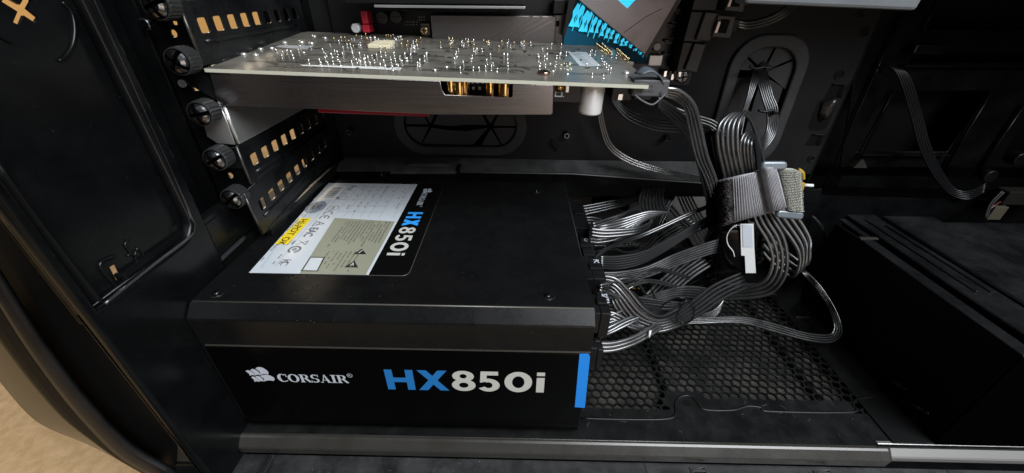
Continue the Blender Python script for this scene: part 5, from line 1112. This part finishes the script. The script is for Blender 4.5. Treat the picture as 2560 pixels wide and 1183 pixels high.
# ================================================================ velcro strap
t = thing('velcro_strap', 'grey woven velcro strap cinched round the cable bundle', 'strap', PY(1860, 490, 9.6))
top = [(1764, 478, 12.2), (1776, 462, 11.0), (1796, 452, 10.2), (1822, 446, 9.7), (1852, 439, 9.4), (1878, 433, 9.5), (1894, 428, 10.2), (1908, 422, 9.6), (1925, 419, 9.45), (1942, 420, 9.7)]
bot = [(1766, 545, 12.0), (1780, 563, 10.9), (1800, 566, 10.1), (1826, 560, 9.6), (1860, 549, 9.3), (1896, 540, 9.4), (1916, 533, 10.15), (1930, 529, 9.5), (1950, 524, 9.4), (1968, 519, 9.7)]
fr_ = sheet('strap_band', [PY(*p) for p in top], [PY(*p) for p in bot], .10, M_VEL, t, cross=14, sub=5)
# woven ribs across the band
Vv, Ff = [], []
A = catmull([PY(*p) for p in top], 6); Bb = catmull([PY(*p) for p in bot], 6)
for k in range(30):
    u = 20+k*(len(A)-21.5)/30; i = int(u); path = [A[i].lerp(A[i+1], u-i).lerp(Bb[i].lerp(Bb[i+1], u-i), tt)+Vector((0, -.07, 0)) for tt in (.01, .25, .5, .75, .99)]
    tube_data(path, .034, 5, True, Vv, Ff)
me = bpy.data.meshes.new('weave'); me.from_pydata([tuple(v) for v in Vv], [], Ff); wv = new_obj('weave', me, M_VEL, fr_, True)
h1_ = [(1945, 423, 9.85), (1962, 422, 9.7), (1985, 423, 9.7), (2002, 430, 9.8)]; h2_ = [(1966, 524, 9.8), (1978, 528, 9.65), (1995, 530, 9.65), (2007, 530, 9.75)]
hk = sheet('hook_end', [PY(*p) for p in h1_], [PY(*p) for p in h2_], .12, M_VELH, t, cross=14, sub=5)
Vv, Ff = [], []; A2 = catmull([PY(*p) for p in h1_], 8); B2 = catmull([PY(*p) for p in h2_], 8)
for k in range(26):
    for j in range(1, len(A2)-1):
        p = A2[j].lerp(B2[j], (k+.5)/26)+Vector((0, -.06, 0)); q_ = p+Vector((rs.uniform(-.03, .03), -.07, .05)); tube_data([p, q_], .028, 4, True, Vv, Ff)
me = bpy.data.meshes.new('hooks'); me.from_pydata([tuple(v) for v in Vv], [], Ff); hh_ = new_obj('hooks', me, M_VELH, hk); hh_['kind'] = 'stuff'
# loop fuzz on the dark end
Vv, Ff = [], []
for k in range(9000):
    s_ = rs.random()*26; i = int(s_); 
    if i > len(A)-2: continue
    tt = rs.random(); 
    if s_ > 11+(9*(rs.random()**2)): continue
    i = min(i, len(A)-2)
    p = A[i].lerp(A[i+1], s_-i).lerp(Bb[i].lerp(Bb[i+1], s_-i), tt)+Vector((0, -.06, 0)); d = Vector((rs.uniform(-1, .6), rs.uniform(-1.2, -.3), rs.uniform(-.8, 1))).normalized()*rs.uniform(.10, .24)
    e = Vector((rs.uniform(-1, 1), 0, rs.uniform(-1, 1))).normalized()*.03; b0 = len(Vv); Vv += [p-e, p+e, p+d*.6+e*.8+Vector((e.z, 0, -e.x)), p+d]; Ff += [(b0, b0+1, b0+2), (b0, b0+2, b0+3)]
me = bpy.data.meshes.new('fuzz'); me.from_pydata([tuple(v) for v in Vv], [], Ff); fz = new_obj('fuzz', me, M_FUZZ, fr_); fz['kind'] = 'stuff'
# slider buckle: a rounded bar above and below the band
for pts, r_ in ((((1908, 418), (1922, 408), (1945, 405), (1962, 418)), .20), (((1945, 528), (1962, 536), (1985, 542), (2003, 534)), .24)):
    q0 = PY(*pts[0], 9.9); q1 = PY(*pts[-1], 9.9); L_ = (q1-q0).length/2+.12; c_ = PY(sum(p[0] for p in pts)/4, sum(p[1] for p in pts)/4, 9.75)
    Mb = frame(c_+Vector((0, -.15, 0)), (q1-q0), (0, .35, 1)); plate('buckle', rr(-L_, -.27, L_, .27, .24), [], Mb, .32, M_BUCK, t, bev=.13, smooth=True)
# dark core of the bundle under the strap
t = thing('cable_core', 'dark mass of cables held inside the velcro strap', 'cable', PY(1780, 500, 12))
for pts, r_ in ((((1778, 330, 12.4), (1790, 400, 12.0), (1800, 480, 11.8), (1790, 560, 11.6), (1800, 640, 11.6)), .55), (((1822, 470, 11.4), (1830, 520, 11.2), (1845, 600, 11.2)), .8), (((1885, 470, 12.2), (1900, 540, 12.0)), .8)):
    tube('wire', [PY(*p) for p in pts], r_, M_TAPE, t, n=16)
# ================================================================ wrapped connector with the white sticker
t = thing('wrapped_connector', 'glossy black wrapped connector under the strap with a white paper strip', 'connector', PY(1840, 620, 10.2))
wr = sheet('wrap', [PY(*p) for p in ((1762, 592, 12.0), (1775, 568, 10.9), (1800, 560, 10.3), (1840, 559, 10.0), (1880, 560, 10.1), (1908, 572, 10.8))],
      [PY(*p) for p in ((1748, 670, 12.0), (1760, 690, 10.9), (1790, 694, 10.2), (1835, 690, 9.9), (1880, 686, 10.0), (1908, 676, 10.8))], .12, M_TAPE, t, cross=6, bulge=.12)
def band(nm, pts, m, par, y=9.72, th=.03):
    return plate(nm, [pxz(x, z, y) for x, z in pts], [], XZ(y), th, m, par, bev=.006)
band('paper_strip', ((1851, 560), (1884, 560), (1886, 622), (1890, 683), (1864, 683), (1862, 640), (1853, 639)), M_PAPER, t)
band('paper_strip', ((1856, 563), (1880, 563), (1882, 618), (1858, 618)), M_WHITE, t, 9.69, .02)
tube('torn_edge', [PY(x, y, 9.74) for x, y in ((1842, 562), (1826, 574), (1817, 592), (1820, 612), (1832, 628), (1836, 642))], .035, M_PAPER, t)
hull('plug_body', [PY(1736, 680, 11.5), PY(1800, 700, 11.0), PY(1800, 700, 12.4), PY(1736, 680, 12.4), PY(1765, 640, 11.5), PY(1850, 690, 10.6), PY(1850, 690, 12), PY(1765, 640, 12.4)], M_TAPE, t, bev=.08)
cable('wrapped_cable', 'flat dark cable leaving the wrapped connector to the lower left', 'cable', [(1800, 700, 10.6, 8, 6), (1750, 716, 9.6, 8, 6), (1700, 730, 8.8, 7, 6), (1650, 728, 8.4, 5, 7)], 3, .13, M_TAPE, G)
# small yellow fittings by the strap
t = thing('yellow_clip', 'small yellow plastic clip with a white pin, right of the velcro strap', 'clip', PY(2010, 460, 12.5))
tube('curved_arm', [PY(*p) for p in ((1996, 424, 12.4), (2006, 432, 12.4), (2008, 448, 12.4))], .12, M_YELP, t)
a = PY(2004, 460, 12.4); box('body', (a.x-.14, 12.2, a.z-.45), (a.x+.14, 12.6, a.z+.12), M_YELP, t, bev=.04)
tube('white_pin', [PY(2008, 463, 12.3), PY(2032, 464, 12.3)], .11, M_PAPER, t, sub=1)
# dark bracket hanging right of the strap
t = thing('dark_bracket', 'black sheet bracket standing right behind the velcro strap', 'bracket', PY(2000, 550, 13.8))
hull('plate', [PY(1990, 690, 13.8), PY(2015, 600, 13.8), PY(2015, 600, 14.6), PY(1990, 690, 14.6), PY(1905, 472, 13.8), PY(2056, 472, 13.8), PY(2056, 472, 14.6), PY(1905, 472, 14.6)], M_STEEL, t, bev=.03)

# ================================================================ drive cage at the lower right
t = thing('drive_cage', 'black drive cage with long folded top edges in the lower right corner', 'drive cage', (44, 6, 0))
CX, CZ = 37.25, 7.0
side = plate('side_plate', [(-.2, .02), (11.6, .02), (12.4, 3.0), (11.8, CZ-.12), (9.9, CZ-.05), (-.2, CZ-.05)], [], frame((CX, 0, 0), (0, -1, 0), (0, 0, 1)) if 0 else frame((CX+.1, 0, 0), (0, 1, 0), (0, 0, 1)), .1, M_DARK, t)
def strip(nm, x0, x1, y0, y1, z, th=.12, m=M_STEEL, bev=.05): return box(nm, (x0, y0, z-th), (x1, y1, z), m, t, bev=bev)
strip('top_flange', CX, CX+.78, -.3, 9.75, CZ+.02, m=M_COVER, bev=.05)
strip('top_flange', CX+.5, CX+1.0, 9.8, 12.4, CZ+.0, m=M_COVER)
box('catch', (CX-.05, 9.5, CZ-.03), (CX+1.15, 9.75, CZ+.10), M_RAIL, t, bev=.04)
strip('sunken_tray', CX+.8, 60, -.3, 12.8, CZ-.75, m=M_DARK)
strip('top_plate', CX+1.35, CX+3.4, -.3, 12.9, CZ+.12, th=.9, m=M_COVER, bev=.10)
strip('top_plate', CX+3.55, CX+7.2, -.3, 12.5, CZ+.28, th=1.0, m=M_COVER, bev=.15)
strip('top_plate', CX+7.4, 60, -.3, 12.0, CZ+.10, th=.9, m=M_COVER, bev=.12)
for y0 in (12.0, 11.2): strip('raised_lip', CX+2.0+(12-y0), CX+2.3+(12-y0), 4, y0, CZ+.22, m=M_COVER, bev=.05)
p = PZ(2526, 812, CZ-.5); s_ = cyl('screw', (p.x, p.y, CZ-.35), (0, 0, 1), .28, .5, M_CHROME, t, n=20, bev=.1)
for px, py in ((2243, 963), (2297, 1022)):
    p = PX(px, py, CX-.0); bm = bmesh.new(); bmesh.ops.create_uvsphere(bm, u_segments=18, v_segments=10, radius=.45)
    for v in bm.verts: v.co = Vector((v.co.x*.5+CX, v.co.y*1.2+p.y, v.co.z*.55+p.z-v.co.y*.5))
    finish('press_stud', bm, M_REAR, t, True)
box('front_plate', (CX+.02, -.3, .02), (60, -.2, CZ-.12), M_VOID, t)
box('foot_plate', (CX-2.2, -.3, .004), (60, 2.4, .10), M_DARK, t, bev=.04)
# ================================================================ pale drive bay edge at the top
t = thing('optical_bay', 'pale grey metal edge of the upper drive bay at the top of the photo', 'drive bay', (26, 6, 20.2))
a = PY(1828, -2, 6.0); b_ = PY(2290, 27, 6.0)
hull('front_edge', [(a.x+.6, 6.0, a.z-.15), (b_.x, 6.0, b_.z), (b_.x, 7.0, b_.z+.0), (a.x+.6, 7.0, a.z-.15), (a.x, 6.0, a.z+2.5), (b_.x+.3, 6.0, b_.z+2.5), (b_.x+.3, 7.0, b_.z+2.5), (a.x, 7.0, a.z+2.5)], M_GREYM, t, bev=.12)
box('underside', (a.x+.6, 7.02, b_.z+.5), (b_.x-.2, 13.8, b_.z+.62), M_STEEL, t)
box('upper_box', (a.x, 7.02, 23.5), (60, 16.6, 24), M_DARK, t)
# ================================================================ odds and ends in the dark beyond the cage
t = thing('front_connector', 'beige connector with a white bar at the right edge of the photo', 'connector', PY(2530, 500, 14))
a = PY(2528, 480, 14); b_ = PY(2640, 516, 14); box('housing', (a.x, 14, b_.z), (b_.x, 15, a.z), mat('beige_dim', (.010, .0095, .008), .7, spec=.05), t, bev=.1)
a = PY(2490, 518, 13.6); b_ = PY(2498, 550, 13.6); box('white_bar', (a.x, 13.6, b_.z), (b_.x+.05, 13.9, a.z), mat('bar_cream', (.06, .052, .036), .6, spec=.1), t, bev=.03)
tube('red_wire', [PY(*p) for p in ((2462, 545, 13.6), (2470, 528, 13.6), (2484, 515, 13.7), (2500, 505, 14))], .07, mat('red_wire', (.05, .008, .005), .5), t)
t = thing('corner_fitting', 'dark fitting with a round knob at the far right edge', 'fitting', PY(2540, 400, 15))
a = PY(2540, 395, 15); cyl('knob', (a.x, 15, a.z), (0, 1, 0), .5, .8, M_STEEL, t, n=20, bev=.1); cyl('knob', (PY(2470, 440, 15).x, 15, PY(2470, 440, 15).z), (0, 1, 0), .5, .5, M_STEEL, t, n=20, bev=.1)

# lint and hairs lying on the floor of the case and on the supply
def lint(name, parent, n_, x0, x1, y0, y1, z, seed):
    r_ = random.Random(seed); Vv, Ff = [], []
    for k in range(n_):
        x, y, a = r_.uniform(x0, x1), r_.uniform(y0, y1), r_.uniform(0, 6.28); L_ = r_.uniform(.05, .4); c_ = r_.uniform(-.12, .12)
        d = Vector((math.cos(a), math.sin(a), 0)); n2 = Vector((-d.y, d.x, 0)); p = Vector((x, y, z))
        tube_data([p, p+d*L_*.5+n2*c_*L_+Vector((0, 0, .01)), p+d*L_], r_.uniform(.006, .012), 4, True, Vv, Ff)
    me = bpy.data.meshes.new(name); me.from_pydata([tuple(v) for v in Vv], [], Ff); o = new_obj(name, me, mat('lint_grey', (.07, .068, .065), .9), parent); o['kind'] = 'stuff'
lint('lint', floor, 90, 18.3, 36, -.2, 13, .02, 3)
lint('lint', base, 70, -3, 42, -3.5, -1.5, bz+.012, 5)
